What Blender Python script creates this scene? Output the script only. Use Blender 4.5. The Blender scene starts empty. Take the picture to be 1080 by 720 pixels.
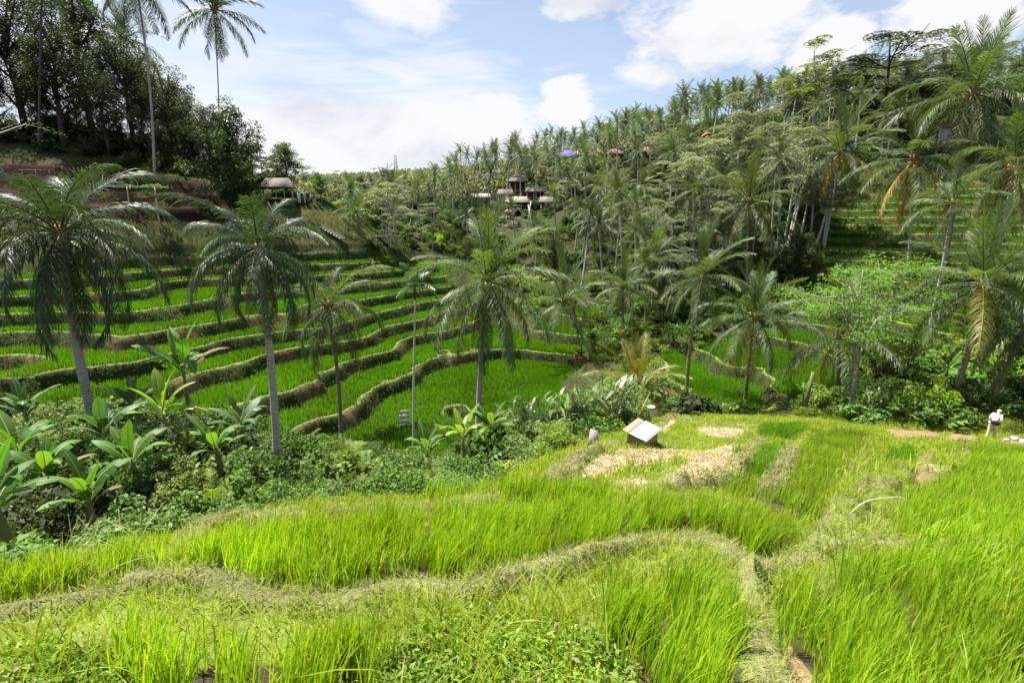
import bpy, math, random
import numpy as np
from mathutils import Vector, Matrix, Euler

R = math.radians
SC = bpy.context.scene
COL = SC.collection

# ------------------------------------------------------------------ camera, sky, sun, exposure
PITCH = R(13.0)
FPX = 540.0
cam_d = bpy.data.cameras.new('camera')
cam_d.sensor_width = 36.0
cam_d.lens = 18.0
cam_d.clip_start = 0.05
cam_d.clip_end = 6000.0
cam = bpy.data.objects.new('camera', cam_d)
COL.objects.link(cam)
cam.location = (0, 0, 0)
cam.rotation_euler = (R(90) - PITCH, 0, 0)
SC.camera = cam

SUN_DIR = Vector((-0.36, 0.20, 0.91)).normalized()      # towards the sun
SUN_EL = math.asin(SUN_DIR.z)
SUN_AZ = math.atan2(SUN_DIR.x, SUN_DIR.y)
sun_d = bpy.data.lights.new('sun', 'SUN')
sun_d.energy = 4.6
sun_d.angle = R(0.6)
sun_d.color = (1.0, 0.95, 0.87)
sun = bpy.data.objects.new('sun', sun_d)
COL.objects.link(sun)
sun.rotation_euler = (-SUN_DIR).to_track_quat('-Z', 'Y').to_euler()

SC.view_settings.view_transform = 'Standard'
SC.view_settings.look = 'None'
SC.view_settings.gamma = 1.0
SC.view_settings.use_curve_mapping = False
SC.view_settings.exposure = 1.66
SC.cycles.max_bounces = 6
SC.cycles.diffuse_bounces = 3
SC.cycles.glossy_bounces = 2
SC.cycles.transmission_bounces = 4
SC.cycles.transparent_max_bounces = 4


def pix_dir(px, py):
    """direction of the sight line through a photograph pixel (1080x720), scaled to y = 1"""
    u = (px - 540.0) / FPX
    v = -(py - 360.0) / FPX
    y = math.cos(PITCH) + v * math.sin(PITCH)
    z = -math.sin(PITCH) + v * math.cos(PITCH)
    return np.array([u / y, 1.0, z / y])


def at(px, py, Y):
    d = pix_dir(px, py)
    return d * Y


def project(x, y, z):
    """world -> photograph pixel, arrays"""
    dep = y * math.cos(PITCH) - z * math.sin(PITCH)
    up = y * math.sin(PITCH) + z * math.cos(PITCH)
    dep = np.where(dep < 0.05, 0.05, dep)
    return 540 + FPX * x / dep, 360 - FPX * up / dep, dep


# world: Nishita sky with procedural clouds by direction
W = bpy.data.worlds.new('World')
SC.world = W
W.use_nodes = True
wn, wl = W.node_tree.nodes, W.node_tree.links
wn.clear()


def N(tree, kind, **kw):
    n = tree.nodes.new(kind)
    for k, v in kw.items():
        if k == 'inp':
            for i, val in v.items():
                n.inputs[i].default_value = val
        else:
            setattr(n, k, v)
    return n


wt = W.node_tree
out = N(wt, 'ShaderNodeOutputWorld')
sky = N(wt, 'ShaderNodeTexSky', sky_type='NISHITA', sun_disc=False)
sky.sun_elevation = SUN_EL
sky.sun_rotation = SUN_AZ
sky.air_density = 1.0
sky.dust_density = 0.6
sky.ozone_density = 2.0
bg_sky = N(wt, 'ShaderNodeBackground', inp={'Strength': 0.056})
wl.new(sky.outputs[0], bg_sky.inputs['Color'])
tc = N(wt, 'ShaderNodeTexCoord')


def wmath(op, a, b=None, c=None, clamp=False):
    n = N(wt, 'ShaderNodeMath', operation=op, use_clamp=clamp)
    for i, s in enumerate((a, b, c)):
        if s is None:
            continue
        if isinstance(s, (int, float)):
            n.inputs[i].default_value = s
        else:
            wl.new(s, n.inputs[i])
    return n.outputs[0]


def wrange(val, a, b, c=0.0, d=1.0, smooth=True):
    n = N(wt, 'ShaderNodeMapRange', inp={1: a, 2: b, 3: c, 4: d})
    n.interpolation_type = 'SMOOTHSTEP' if smooth else 'LINEAR'
    wl.new(val, n.inputs[0])
    return n.outputs[0]


dirv = tc.outputs['Generated']
sep = N(wt, 'ShaderNodeSeparateXYZ')
wl.new(dirv, sep.inputs[0])
mapn = N(wt, 'ShaderNodeMapping', inp={'Scale': (1.0, 1.0, 2.1)})
wl.new(dirv, mapn.inputs[0])
nz1 = N(wt, 'ShaderNodeTexNoise', inp={'Scale': 3.1, 'Detail': 8.0, 'Roughness': 0.56, 'Distortion': 0.5})
wl.new(mapn.outputs[0], nz1.inputs['Vector'])
nz2 = N(wt, 'ShaderNodeTexNoise', inp={'Scale': 13.0, 'Detail': 7.0, 'Roughness': 0.6, 'Distortion': 0.2})
wl.new(mapn.outputs[0], nz2.inputs['Vector'])
nz3 = N(wt, 'ShaderNodeTexNoise', inp={'Scale': 6.0, 'Detail': 5.0, 'Roughness': 0.5, 'Distortion': 0.6})
mp3 = N(wt, 'ShaderNodeMapping', inp={'Scale': (1.0, 1.0, 5.5), 'Location': (3.0, 1.0, 0.0)})
wl.new(dirv, mp3.inputs[0])
wl.new(mp3.outputs[0], nz3.inputs['Vector'])
n1, n2, n3 = nz1.outputs[0], nz2.outputs[0], nz3.outputs[0]


def dist_to(px, py, sx, sy):
    """elliptical angular distance (1 = edge) between the view direction and a sky direction"""
    d = Vector(pix_dir(px, py)).normalized()
    right = Vector((d.y, -d.x, 0)).normalized()
    upv = right.cross(d)
    dots = []
    for ax, s in ((right, sx), (upv, sy)):
        vm = N(wt, 'ShaderNodeVectorMath', operation='DOT_PRODUCT')
        wl.new(dirv, vm.inputs[0])
        vm.inputs[1].default_value = ax / s
        dots.append(vm.outputs['Value'])
    s2 = wmath('ADD', wmath('MULTIPLY', dots[0], dots[0]), wmath('MULTIPLY', dots[1], dots[1]))
    return wmath('SQRT', s2)


def puff(px, py, sx, sy, amount, noise, soft=0.45):
    d = dist_to(px, py, sx, sy)
    e = wmath('ADD', d, wmath('MULTIPLY', wmath('SUBTRACT', noise, 0.5), -amount))
    return wrange(e, 1.0 + soft * 0.5, 1.0 - soft)


# a broad bright veil low over the valley, then separate cumulus heads
veil = puff(360, 165, 0.60, 0.20, 1.3, n3, 0.75)
veil2 = wmath('MULTIPLY', puff(120, 110, 0.5, 0.22, 1.0, n3, 0.8), 0.8)
streak = wmath('MULTIPLY', wrange(n3, 0.50, 0.75), 0.28)
masks = [veil, veil2, streak]
for (px, py, sx, sy, am, so) in ((598, 108, 0.062, 0.052, 1.5, 0.30), (770, 26, 0.16, 0.075, 1.5, 0.4), (1012, 18, 0.085, 0.060, 1.4, 0.32),
                                 (872, 50, 0.065, 0.05, 1.5, 0.35), (612, -2, 0.075, 0.035, 1.3, 0.4), (425, 4, 0.10, 0.045, 1.4, 0.6),
                                 (500, 135, 0.22, 0.075, 1.7, 0.5), (690, 78, 0.07, 0.03, 1.4, 0.7)):
    masks.append(puff(px, py, sx, sy, am, n2, so))
m = masks[0]
for k in masks[1:]:
    m = wmath('MAXIMUM', m, k)
m = wmath('MAXIMUM', wmath('MULTIPLY', m, 0.97), 0.30)
ramp = N(wt, 'ShaderNodeMix', data_type='RGBA')
wl.new(wrange(n1, 0.22, 0.52), ramp.inputs[0])
ramp.inputs[6].default_value = (0.62, 0.66, 0.79, 1)
ramp.inputs[7].default_value = (0.97, 0.98, 1.0, 1)
bg_cl = N(wt, 'ShaderNodeBackground', inp={'Strength': 0.315})
wl.new(ramp.outputs[2], bg_cl.inputs['Color'])
mixw = N(wt, 'ShaderNodeMixShader')
wl.new(m, mixw.inputs[0])
wl.new(bg_sky.outputs[0], mixw.inputs[1])
wl.new(bg_cl.outputs[0], mixw.inputs[2])
wl.new(mixw.outputs[0], out.inputs[0])

# ------------------------------------------------------------------ small numpy tools
rng = np.random.default_rng(7)
random.seed(7)


def sstep(a, b, x):
    t = np.clip((x - a) / (b - a), 0, 1)
    return t * t * (3 - 2 * t)


def vnoise(x, y, seed=0):
    x = np.asarray(x, float)
    y = np.asarray(y, float)
    xi, yi = np.floor(x), np.floor(y)
    xf, yf = x - xi, y - yi

    def h(a, b):
        v = np.sin(a * 127.1 + b * 311.7 + seed * 74.7) * 43758.5453
        return v - np.floor(v)
    u = xf * xf * (3 - 2 * xf)
    w = yf * yf * (3 - 2 * yf)
    return (h(xi, yi) * (1 - u) + h(xi + 1, yi) * u) * (1 - w) + (h(xi, yi + 1) * (1 - u) + h(xi + 1, yi + 1) * u) * w


def fbm(x, y, seed=0, oct=3):
    s, a, t = 0, 1.0, 0
    for i in range(oct):
        s = s + a * vnoise(x * 2 ** i, y * 2 ** i, seed + i * 17)
        t += a
        a *= 0.5
    return s / t


def in_poly(x, y, poly):
    x = np.asarray(x)
    y = np.asarray(y)
    ins = np.zeros(x.shape, bool)
    n = len(poly)
    for i in range(n):
        x1, y1 = poly[i]
        x2, y2 = poly[(i + 1) % n]
        if y1 == y2:
            continue
        c = ((y1 > y) != (y2 > y)) & (x < (x2 - x1) * (y - y1) / (y2 - y1) + x1)
        ins ^= c
    return ins


def seg_dist(x, y, pts, closed=False):
    """distance to a polyline and side (+ = left of its direction)"""
    best = np.full(np.shape(x), 1e9)
    side = np.zeros(np.shape(x))
    n = len(pts)
    for i in range(n if closed else n - 1):
        ax, ay = pts[i]
        bx, by = pts[(i + 1) % n]
        dx, dy = bx - ax, by - ay
        L2 = dx * dx + dy * dy + 1e-9
        t = np.clip(((x - ax) * dx + (y - ay) * dy) / L2, 0, 1)
        ex, ey = x - (ax + t * dx), y - (ay + t * dy)
        d = np.sqrt(ex * ex + ey * ey)
        s = dx * (y - ay) - dy * (x - ax)
        upd = d < best
        best = np.where(upd, d, best)
        side = np.where(upd, s, side)
    return best, side


# ------------------------------------------------------------------ terrain
CTRL = [
    (0, 560, 12), (110, 555, 11.5), (200, 530, 13), (-150, 560, 14), (60, 500, 18), (200, 480, 20), (280, 500, 20), (110, 470, 24),
    (300, 470, 28), (400, 490, 24), (400, 470, 33), (0, 440, 30), (440, 480, 33), (505, 455, 34),
    (440, 455, 38), 
    (0, 380, 45), (0, 320, 52), (0, 280, 60),
    (-200, 320, 45), (150, 232, 74), (150, 210, 80), (100, 190, 86), (0, 190, 80), (0, 150, 95), (200, 190, 92), (-250, 150, 80),
    (100, 140, 110), (250, 205, 90), (295, 205, 90), (320, 213, 88), (360, 225, 90), (390, 250, 90), (340, 250, 85), 
    (430, 265, 105), (470, 290, 90), 
    (600, 450, 36), (620, 458, 30), (540, 330, 85), (520, 290, 105), (600, 370, 64), (600, 340, 72),
    (600, 320, 80), (650, 400, 52), (650, 350, 68), (660, 310, 80), (720, 420, 42), (780, 400, 46), (780, 360, 56), (740, 370, 55),
    (850, 400, 44), (850, 340, 60), (870, 300, 68), (870, 270, 72), (920, 250, 75), (960, 215, 82), (1000, 195, 88), (1060, 180, 90),
    (1080, 230, 75), (1080, 300, 58), (1040, 350, 48), (1040, 425, 36), (960, 425, 36), (1200, 400, 30), (1200, 250, 60), (940, 340, 55),
    (750, 280, 88), (700, 260, 98), (800, 220, 100), (750, 180, 120), (850, 150, 115), (1000, 130, 110), (1080, 100, 115), (1000, 90, 150),
    (850, 105, 170), (700, 150, 170), (640, 200, 130), (580, 230, 125), (550, 215, 140), (550, 190, 165), (600, 175, 190), (500, 230, 140),
    (450, 245, 130), (400, 235, 130), (400, 200, 220), (400, 190, 300), (560, 175, 260), (330, 215, 150), (250, 205, 180), (300, 195, 300),
    (140, 440, 33), (223, 443, 36), (360, 387, 50), (140, 413, 39), (320, 363, 56), (133, 370, 45), (340, 337, 60), (130, 330, 52), (350, 300, 74), (120, 292, 62),
    (187, 285, 72), (300, 268, 80), (400, 265, 88), (310, 466, 36), (360, 460, 38), (437, 403, 52), (507, 383, 60), (360, 397, 50), (437, 367, 62), (450, 335, 72), (420, 300, 82),
    (500, 410, 50.6), (560, 430, 45.6), (560, 400, 54), (490, 345, 74), (440, 430, 46), (400, 440, 43), (265, 465, 34.5), (400, 400, 49.7), (440, 352, 68), (250, 425, 40), (300, 405, 45),
]
cp = np.array([at(*c) for c in CTRL])
extra = np.array([(-400, 500, 30), (-150, 520, 34), (0, 520, 36), (150, 520, 44), (400, 500, 60), (0, 900, 40), (-600, 900, 40), (600, 900, 60),
                  (-140, 60, 20), (-120, 20, 10), (-60, 0, -6), (-20, 0, -7), (60, 20, -8), (140, 60, 15), (0, -20, 3), (60, -40, 6), (-60, -40, 4)], float)
cp = np.vstack([cp, extra])
RC = 3.0


def _phi(r2):
    return np.sqrt(r2 + RC * RC)


_n = len(cp)
_A = np.zeros((_n + 3, _n + 3))
_d2 = (cp[:, None, 0] - cp[None, :, 0]) ** 2 + (cp[:, None, 1] - cp[None, :, 1]) ** 2
_A[:_n, :_n] = _phi(_d2) - np.eye(_n) * 0.4
_A[:_n, _n] = 1
_A[:_n, _n + 1] = cp[:, 0]
_A[:_n, _n + 2] = cp[:, 1]
_A[_n:, :_n] = _A[:_n, _n:].T
_wts = np.linalg.solve(_A, np.concatenate([cp[:, 2], [0, 0, 0]]))


def V0(x, y):
    s = _wts[_n] + _wts[_n + 1] * x + _wts[_n + 2] * y
    for i in range(_n):
        s = s + _wts[i] * _phi((x - cp[i, 0]) ** 2 + (y - cp[i, 1]) ** 2)
    return np.clip(s, -21, 75)


def F0(x, y):
    xp = np.maximum(x, 0)
    yy = np.clip(y, -5, 60)
    return (-1.6 - 0.37 * yy + 0.0014 * yy * np.abs(yy) - 0.0018 * xp * xp
            - 0.8 * np.exp(-((x - 6) ** 2 + (y - 22) ** 2) / 49.0)
            + (fbm(x * 0.45 + 5, y * 0.45, 3) - 0.5) * 0.34)


def onF(px, py):
    d = pix_dir(px, py)
    lo, hi = 0.5, 60.0
    Y = 0.5
    while Y < 60:
        if d[2] * Y < float(F0(d[0] * Y, Y)):
            break
        Y += 0.05
    return (d[0] * Y, Y)


EDGE = [onF(*p) for p in ((-260, 650), (0, 612), (100, 586), (200, 560), (300, 536), (400, 524), (490, 520), (560, 508), (612, 478), (650, 466),
                          (715, 441), (760, 439), (850, 444), (930, 456), (1000, 458), (1080, 468))]
EDGE_CLOSED = EDGE + [(45, 26), (60, 10), (60, -40), (-40, -40), (-30, 0)]

BUNDS = [  # pixel polyline, half width, height, drop beyond
    ([(-120, 665), (0, 650), (90, 632), (170, 618), (235, 622), (300, 640), (360, 640), (420, 625), (450, 624), (490, 632), (560, 612), (640, 588), (700, 570),
      (745, 566), (775, 580), (790, 600), (830, 590), (870, 577), (905, 572), (960, 580), (1030, 586), (1130, 600)], 0.15, 0.13, 0.30),
    ([(790, 604), (792, 640), (800, 680), (815, 720), (830, 760)], 0.12, 0.06, 0.0),
    ([(180, 585), (215, 560), (255, 546), (330, 546), (420, 538), (500, 528), (575, 512), (640, 508), (720, 510)], 0.16, 0.12, 0.25),
    ([(585, 512), (604, 492), (625, 478), (650, 471), (700, 470), (745, 470)], 0.22, 0.22, 0.25),
    ([(700, 512), (760, 500), (790, 480), (800, 462)], 0.22, 0.2, 0.3),
    ([(815, 512), (832, 480), (850, 462)], 0.22, 0.22, 0.4),
    ([(880, 560), (896, 520), (905, 490), (925, 465)], 0.25, 0.22, 0.4),
    ([(930, 520), (958, 500), (985, 508), (1010, 490), (1025, 465)], 0.3, 0.25, 0.4),
    ([(690, 452), (712, 440), (745, 448), (800, 452)], 0.25, 0.2, 0.2),
]
BW = [([onF(*p) for p in b[0]], b[1], b[2], b[3]) for b in BUNDS]

TERR = [  # terraced areas, pixel polygons on the far slopes
    [(-200, 330), (0, 283), (130, 262), (200, 256), (330, 256), (400, 258), (470, 270), (490, 300), (520, 325), (560, 340), (585, 308), (640, 312), (625, 380),
     (600, 400), (612, 430), (570, 470), (500, 470), (440, 492), (400, 486), (330, 478), (250, 455), (130, 440), (-200, 440)],
    [(690, 445), (690, 362), (760, 345), (800, 300), (850, 285), (872, 215), (920, 195), (1120, 165), (1120, 330), (1000, 385), (880, 432), (760, 440)],
]
STEP = 1.45


def terrain(x, y):
    x = np.asarray(x, float)
    y = np.asarray(y, float)
    V = V0(x, y)
    F = F0(x, y)
    de, _ = seg_dist(x, y, EDGE_CLOSED, True)
    inside = in_poly(x, y, EDGE_CLOSED)
    w = np.where(inside, 0, sstep(0.0, 4.5, de))
    # terraces
    px, py, dep = project(x, y, V)
    T = np.zeros(x.shape)
    for k, pl in enumerate(TERR):
        m_ = in_poly(px, py, pl)
        d, _ = seg_dist(px, py, pl, True)
        T = np.maximum(T, np.where(m_, sstep(0, 14, d), 0))
    T = T * (w > 0.8) * (y > 20) * (y < 118)
    warp = (fbm(x * 0.10, y * 0.10, 11) - 0.5) * 1.7 + (fbm(x * 0.4, y * 0.4, 5, 2) - 0.5) * 0.35
    Vw = V + warp * 1.0
    st = np.where(px > 668, 1.15, STEP)
    q = Vw / st
    n_ = np.floor(q)
    f = q - n_
    # widths of the lip and of the face below it, held in metres
    slp = np.hypot(V0(x + 0.7, y) - V, V0(x, y + 0.7) - V) / 0.7
    slp = np.clip(slp, 0.012, 0.7)
    fr = np.clip(1.0 - 1.05 * slp / st * (0.7 + 0.6 * vnoise(x * 0.5, y * 0.5, 8)), 0.62, 0.95)
    fl = np.clip(0.36 * slp / st, 0.002, 0.10)
    g = sstep(fr, 0.985, f)
    lip = np.exp(-((f - fl * 0.5) / (fl * 0.5)) ** 2) * 0.16
    # normalised: 0..1 lip, 1..2 tread, 2..3 face
    f = np.where(f < fl, f / fl, np.where(f < fr, 1 + (f - fl) / (fr - fl), 2 + (f - fr) / (1 - fr)))
    Ht = st * (n_ + g) + lip - st * 0.35
    Vn = V + (fbm(x * 0.2, y * 0.2, 9) - 0.5) * 0.9
    Vt = Vn * (1 - T) + Ht * T
    bund = np.zeros(x.shape)
    add = np.zeros(x.shape)
    near = (y < 45) & (w < 1) & (y > -3)
    if near.any():
        xn, yn = x[near], y[near]
        a_ = np.zeros(xn.shape)
        b_ = np.zeros(xn.shape)
        for pts, wd, hb, dr in BW:
            d, s = seg_dist(xn, yn, pts)
            wob = 1 + (fbm(xn * 2.2, yn * 2.2, 4, 2) - 0.5) * 1.1
            rdg = np.exp(-(d / (wd * wob)) ** 4)
            b_ = np.maximum(b_, rdg)
            a_ = a_ + hb * rdg * (0.45 + 1.1 * vnoise(xn * 1.6, yn * 1.6, 14)) - np.where(s > 0, dr * np.exp(-d / 0.9) * sstep(wd * 0.6, wd * 1.7, d), 0)
        bund[near] = b_
        add[near] = a_
    small = (fbm(x * 2.2, y * 2.2, 21) - 0.5) * 0.06 + (fbm(x * 7, y * 7, 22, 2) - 0.5) * 0.02
    H = (F + add) * (1 - w) + Vt * w + small
    return dict(H=H, V=V, w=w, T=T, f=f, bund=bund, n=n_)


def Hs(x, y):
    return float(terrain(np.array([x]), np.array([y]))['H'][0])


def ground_at(px, py, y0=1.5, y1=320):
    d = pix_dir(px, py)
    ys = np.exp(np.linspace(math.log(y0), math.log(y1), 500))
    h = terrain(d[0] * ys, ys)['H']
    below = d[2] * ys < h
    i = int(np.argmax(below)) if below.any() else len(ys) - 1
    return d[0] * ys[i], ys[i], h[i]


# ------------------------------------------------------------------ mesh helpers
def make_mesh(name, verts, quads=None, tris=None, smooth=False, attrs=None):
    me = bpy.data.meshes.new(name)
    verts = np.asarray(verts, np.float32).reshape(-1, 3)
    q = np.zeros((0, 4), np.int32) if quads is None else np.asarray(quads, np.int32).reshape(-1, 4)
    t = np.zeros((0, 3), np.int32) if tris is None else np.asarray(tris, np.int32).reshape(-1, 3)
    me.vertices.add(len(verts))
    me.vertices.foreach_set('co', verts.ravel())
    me.loops.add(q.size + t.size)
    me.loops.foreach_set('vertex_index', np.concatenate([q.ravel(), t.ravel()]).astype(np.int32))
    me.polygons.add(len(q) + len(t))
    ls = np.concatenate([np.arange(len(q)) * 4, q.size + np.arange(len(t)) * 3]).astype(np.int32)
    me.polygons.foreach_set('loop_start', ls)
    if smooth:
        me.polygons.foreach_set('use_smooth', np.ones(len(q) + len(t), bool))
    me.update(calc_edges=True)
    if attrs:
        for k, v in attrs.items():
            v = np.asarray(v, np.float32)
            if v.ndim == 2:
                a = me.attributes.new(k, 'FLOAT_COLOR', 'POINT')
                if v.shape[1] == 3:
                    v = np.hstack([v, np.ones((len(v), 1), np.float32)])
                a.data.foreach_set('color', v.ravel())
            else:
                a = me.attributes.new(k, 'FLOAT', 'POINT')
                a.data.foreach_set('value', v)
    return me


class MB:
    """collects shapes into one mesh"""

    def __init__(s):
        s.v, s.q, s.t, s.n = [], [], [], 0

    def add(s, v, q=None, t=None):
        v = np.asarray(v, float).reshape(-1, 3)
        if q is not None and len(q):
            s.q.append(np.asarray(q, int).reshape(-1, 4) + s.n)
        if t is not None and len(t):
            s.t.append(np.asarray(t, int).reshape(-1, 3) + s.n)
        s.v.append(v)
        s.n += len(v)
        return s

    def tube(s, pts, rad, sides=7, cap=True):
        pts = np.asarray(pts, float)
        rad = np.broadcast_to(np.asarray(rad, float), (len(pts),))
        n = len(pts)
        tan = np.gradient(pts, axis=0)
        tan /= np.linalg.norm(tan, axis=1)[:, None] + 1e-9
        ref = np.array([0.0, 0, 1.0]) if abs(tan[:, 2]).mean() < 0.8 else np.array([1.0, 0, 0])
        a = np.cross(tan, ref)
        a /= np.linalg.norm(a, axis=1)[:, None] + 1e-9
        b = np.cross(tan, a)
        th = np.linspace(0, 2 * np.pi, sides, endpoint=False)
        ring = pts[:, None, :] + rad[:, None, None] * (np.cos(th)[None, :, None] * a[:, None, :] + np.sin(th)[None, :, None] * b[:, None, :])
        v = ring.reshape(-1, 3)
        i = np.arange(n - 1)[:, None] * sides
        j = np.arange(sides)[None, :]
        k = (j + 1) % sides
        q = np.stack([i + j, i + k, i + sides + k, i + sides + j], -1).reshape(-1, 4)
        tr = []
        if cap:
            v = np.vstack([v, pts[:1], pts[-1:]])
            c0, c1 = n * sides, n * sides + 1
            for jj in range(sides):
                kk = (jj + 1) % sides
                tr.append((c0, kk, jj))
                tr.append((c1, (n - 1) * sides + jj, (n - 1) * sides + kk))
        return s.add(v, q, tr)

    def box(s, c, size, rot=None):
        x, y, z = np.array(size) / 2
        v = np.array([(-x, -y, -z), (x, -y, -z), (x, y, -z), (-x, y, -z), (-x, -y, z), (x, -y, z), (x, y, z), (-x, y, z)], float)
        if rot is not None:
            v = v @ np.array(Euler(rot).to_matrix()).T
        return s.add(v + np.array(c), [(3, 2, 1, 0), (4, 5, 6, 7), (0, 1, 5, 4), (1, 2, 6, 5), (2, 3, 7, 6), (3, 0, 4, 7)])

    def ball(s, c, r, seg=12, rings=8, squash=(1, 1, 1), noise=0.0, seed=0):
        th = np.linspace(0, np.pi, rings + 1)
        ph = np.linspace(0, 2 * np.pi, seg, endpoint=False)
        v = []
        for t in th:
            for p in ph:
                d = np.array([math.sin(t) * math.cos(p), math.sin(t) * math.sin(p), math.cos(t)])
                k = 1 + noise * (float(vnoise(d[0] * 2 + seed, d[1] * 2 + d[2] * 1.7, seed)) - 0.5)
                v.append(np.array(c) + d * r * k * np.array(squash))
        q = [(i * seg + j, (i + 1) * seg + j, (i + 1) * seg + (j + 1) % seg, i * seg + (j + 1) % seg) for i in range(rings) for j in range(seg)]
        return s.add(v, q)

    def mesh(s, name, smooth=False):
        v = np.vstack(s.v) if s.v else np.zeros((0, 3))
        q = np.vstack(s.q) if s.q else None
        t = np.vstack(s.t) if s.t else None
        return make_mesh(name, v, q, t, smooth)


def link(name, me, mat=None, parent=None, loc=None, rot=None, scale=None):
    if mat is not None and me is not None and len(me.materials) == 0:
        me.materials.append(mat)
    o = bpy.data.objects.new(name, me)
    COL.objects.link(o)
    if loc is not None:
        o.location = [float(a) for a in loc]
    if rot is not None:
        o.rotation_euler = rot
    if scale is not None:
        o.scale = (scale,) * 3 if isinstance(scale, (int, float)) else scale
    if parent is not None:
        o.parent = parent
    return o


def tag(o, label=None, cat=None, group=None, kind=None):
    if label:
        o['label'] = label
    if cat:
        o['category'] = cat
    if group:
        o['group'] = group
    if kind:
        o['kind'] = kind
    return o


def copy_tree(o, parent=None):
    c = o.copy()
    COL.objects.link(c)
    if parent is not None:
        c.parent = parent
    for ch in list(o.children):
        copy_tree(ch, c)
    return c


# ------------------------------------------------------------------ materials
def new_mat(name):
    mt = bpy.data.materials.new(name)
    mt.use_nodes = True
    mt.node_tree.nodes.clear()
    return mt, mt.node_tree


def leaf_mat(name, c1, c2, rough=0.5, spec=0.35, trans=0.35, tcol=None, obj_var=0.25, c3=None, c3_amount=0.08, wscale=None, veins=0.0):
    """leaf: diffuse + sheen of gloss + light passing through; colour varies leaf by leaf and plant by plant"""
    mt, t = new_mat(name)
    L = t.links.new
    o = N(t, 'ShaderNodeOutputMaterial')
    geo = N(t, 'ShaderNodeNewGeometry')
    oi = N(t, 'ShaderNodeObjectInfo')
    mix = N(t, 'ShaderNodeMix', data_type='RGBA')
    mix.inputs[6].default_value = (*c1, 1)
    mix.inputs[7].default_value = (*c2, 1)
    L(geo.outputs['Random Per Island'], mix.inputs[0])
    colr = mix.outputs[2]
    if wscale:
        nz = N(t, 'ShaderNodeTexNoise', inp={'Scale': wscale, 'Detail': 3.0})
        L(geo.outputs['Position'], nz.inputs['Vector'])
        mr = N(t, 'ShaderNodeMapRange', inp={1: 0.3, 2: 0.7, 3: 0.72, 4: 1.25})
        L(nz.outputs[0], mr.inputs[0])
        hs0 = N(t, 'ShaderNodeHueSaturation')
        L(mr.outputs[0], hs0.inputs['Value'])
        L(colr, hs0.inputs['Color'])
        colr = hs0.outputs[0]
    if veins:                 # side veins running off the midrib
        av = N(t, 'ShaderNodeAttribute', attribute_name='along')
        mv = N(t, 'ShaderNodeMath', operation='MULTIPLY', inp={1: veins})
        sv = N(t, 'ShaderNodeMath', operation='SINE')
        L(av.outputs['Fac'], mv.inputs[0])
        L(mv.outputs[0], sv.inputs[0])
        rv = N(t, 'ShaderNodeMapRange', inp={1: -1, 2: 1, 3: 0.78, 4: 1.18})
        L(sv.outputs[0], rv.inputs[0])
        hv = N(t, 'ShaderNodeHueSaturation')
        L(rv.outputs[0], hv.inputs['Value'])
        L(colr, hv.inputs['Color'])
        colr = hv.outputs[0]
    if c3 is not None:
        gt = N(t, 'ShaderNodeMath', operation='GREATER_THAN', inp={1: 1 - c3_amount})
        L(geo.outputs['Random Per Island'], gt.inputs[0])
        mx = N(t, 'ShaderNodeMix', data_type='RGBA')
        L(gt.outputs[0], mx.inputs[0])
        L(colr, mx.inputs[6])
        mx.inputs[7].default_value = (*c3, 1)
        colr = mx.outputs[2]
    hs = N(t, 'ShaderNodeHueSaturation')
    mr = N(t, 'ShaderNodeMapRange', inp={1: 0, 2: 1, 3: 1 - obj_var, 4: 1 + obj_var})
    L(oi.outputs['Random'], mr.inputs[0])
    L(mr.outputs[0], hs.inputs['Value'])
    mr2 = N(t, 'ShaderNodeMapRange', inp={1: 0, 2: 1, 3: 0.5 - obj_var * 0.06, 4: 0.5 + obj_var * 0.06})
    ml = N(t, 'ShaderNodeMath', operation='MULTIPLY', inp={1: 7.31})
    fr = N(t, 'ShaderNodeMath', operation='FRACT')
    L(oi.outputs['Random'], ml.inputs[0])
    L(ml.outputs[0], fr.inputs[0])
    L(fr.outputs[0], mr2.inputs[0])
    L(mr2.outputs[0], hs.inputs['Hue'])
    L(colr, hs.inputs['Color'])
    p = N(t, 'ShaderNodeBsdfPrincipled', inp={'Roughness': rough, 'Specular IOR Level': spec})
    L(hs.outputs[0], p.inputs['Base Color'])
    tr = N(t, 'ShaderNodeBsdfTranslucent')
    tm = N(t, 'ShaderNodeMix', data_type='RGBA', blend_type='MULTIPLY', inp={0: 1.0})
    L(hs.outputs[0], tm.inputs[6])
    tm.inputs[7].default_value = (*(tcol or (1.5, 1.6, 0.6)), 1)
    L(tm.outputs[2], tr.inputs[0])
    ms = N(t, 'ShaderNodeMixShader', inp={0: trans})
    L(p.outputs[0], ms.inputs[1])
    L(tr.outputs[0], ms.inputs[2])
    L(ms.outputs[0], o.inputs[0])
    return mt


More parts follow.
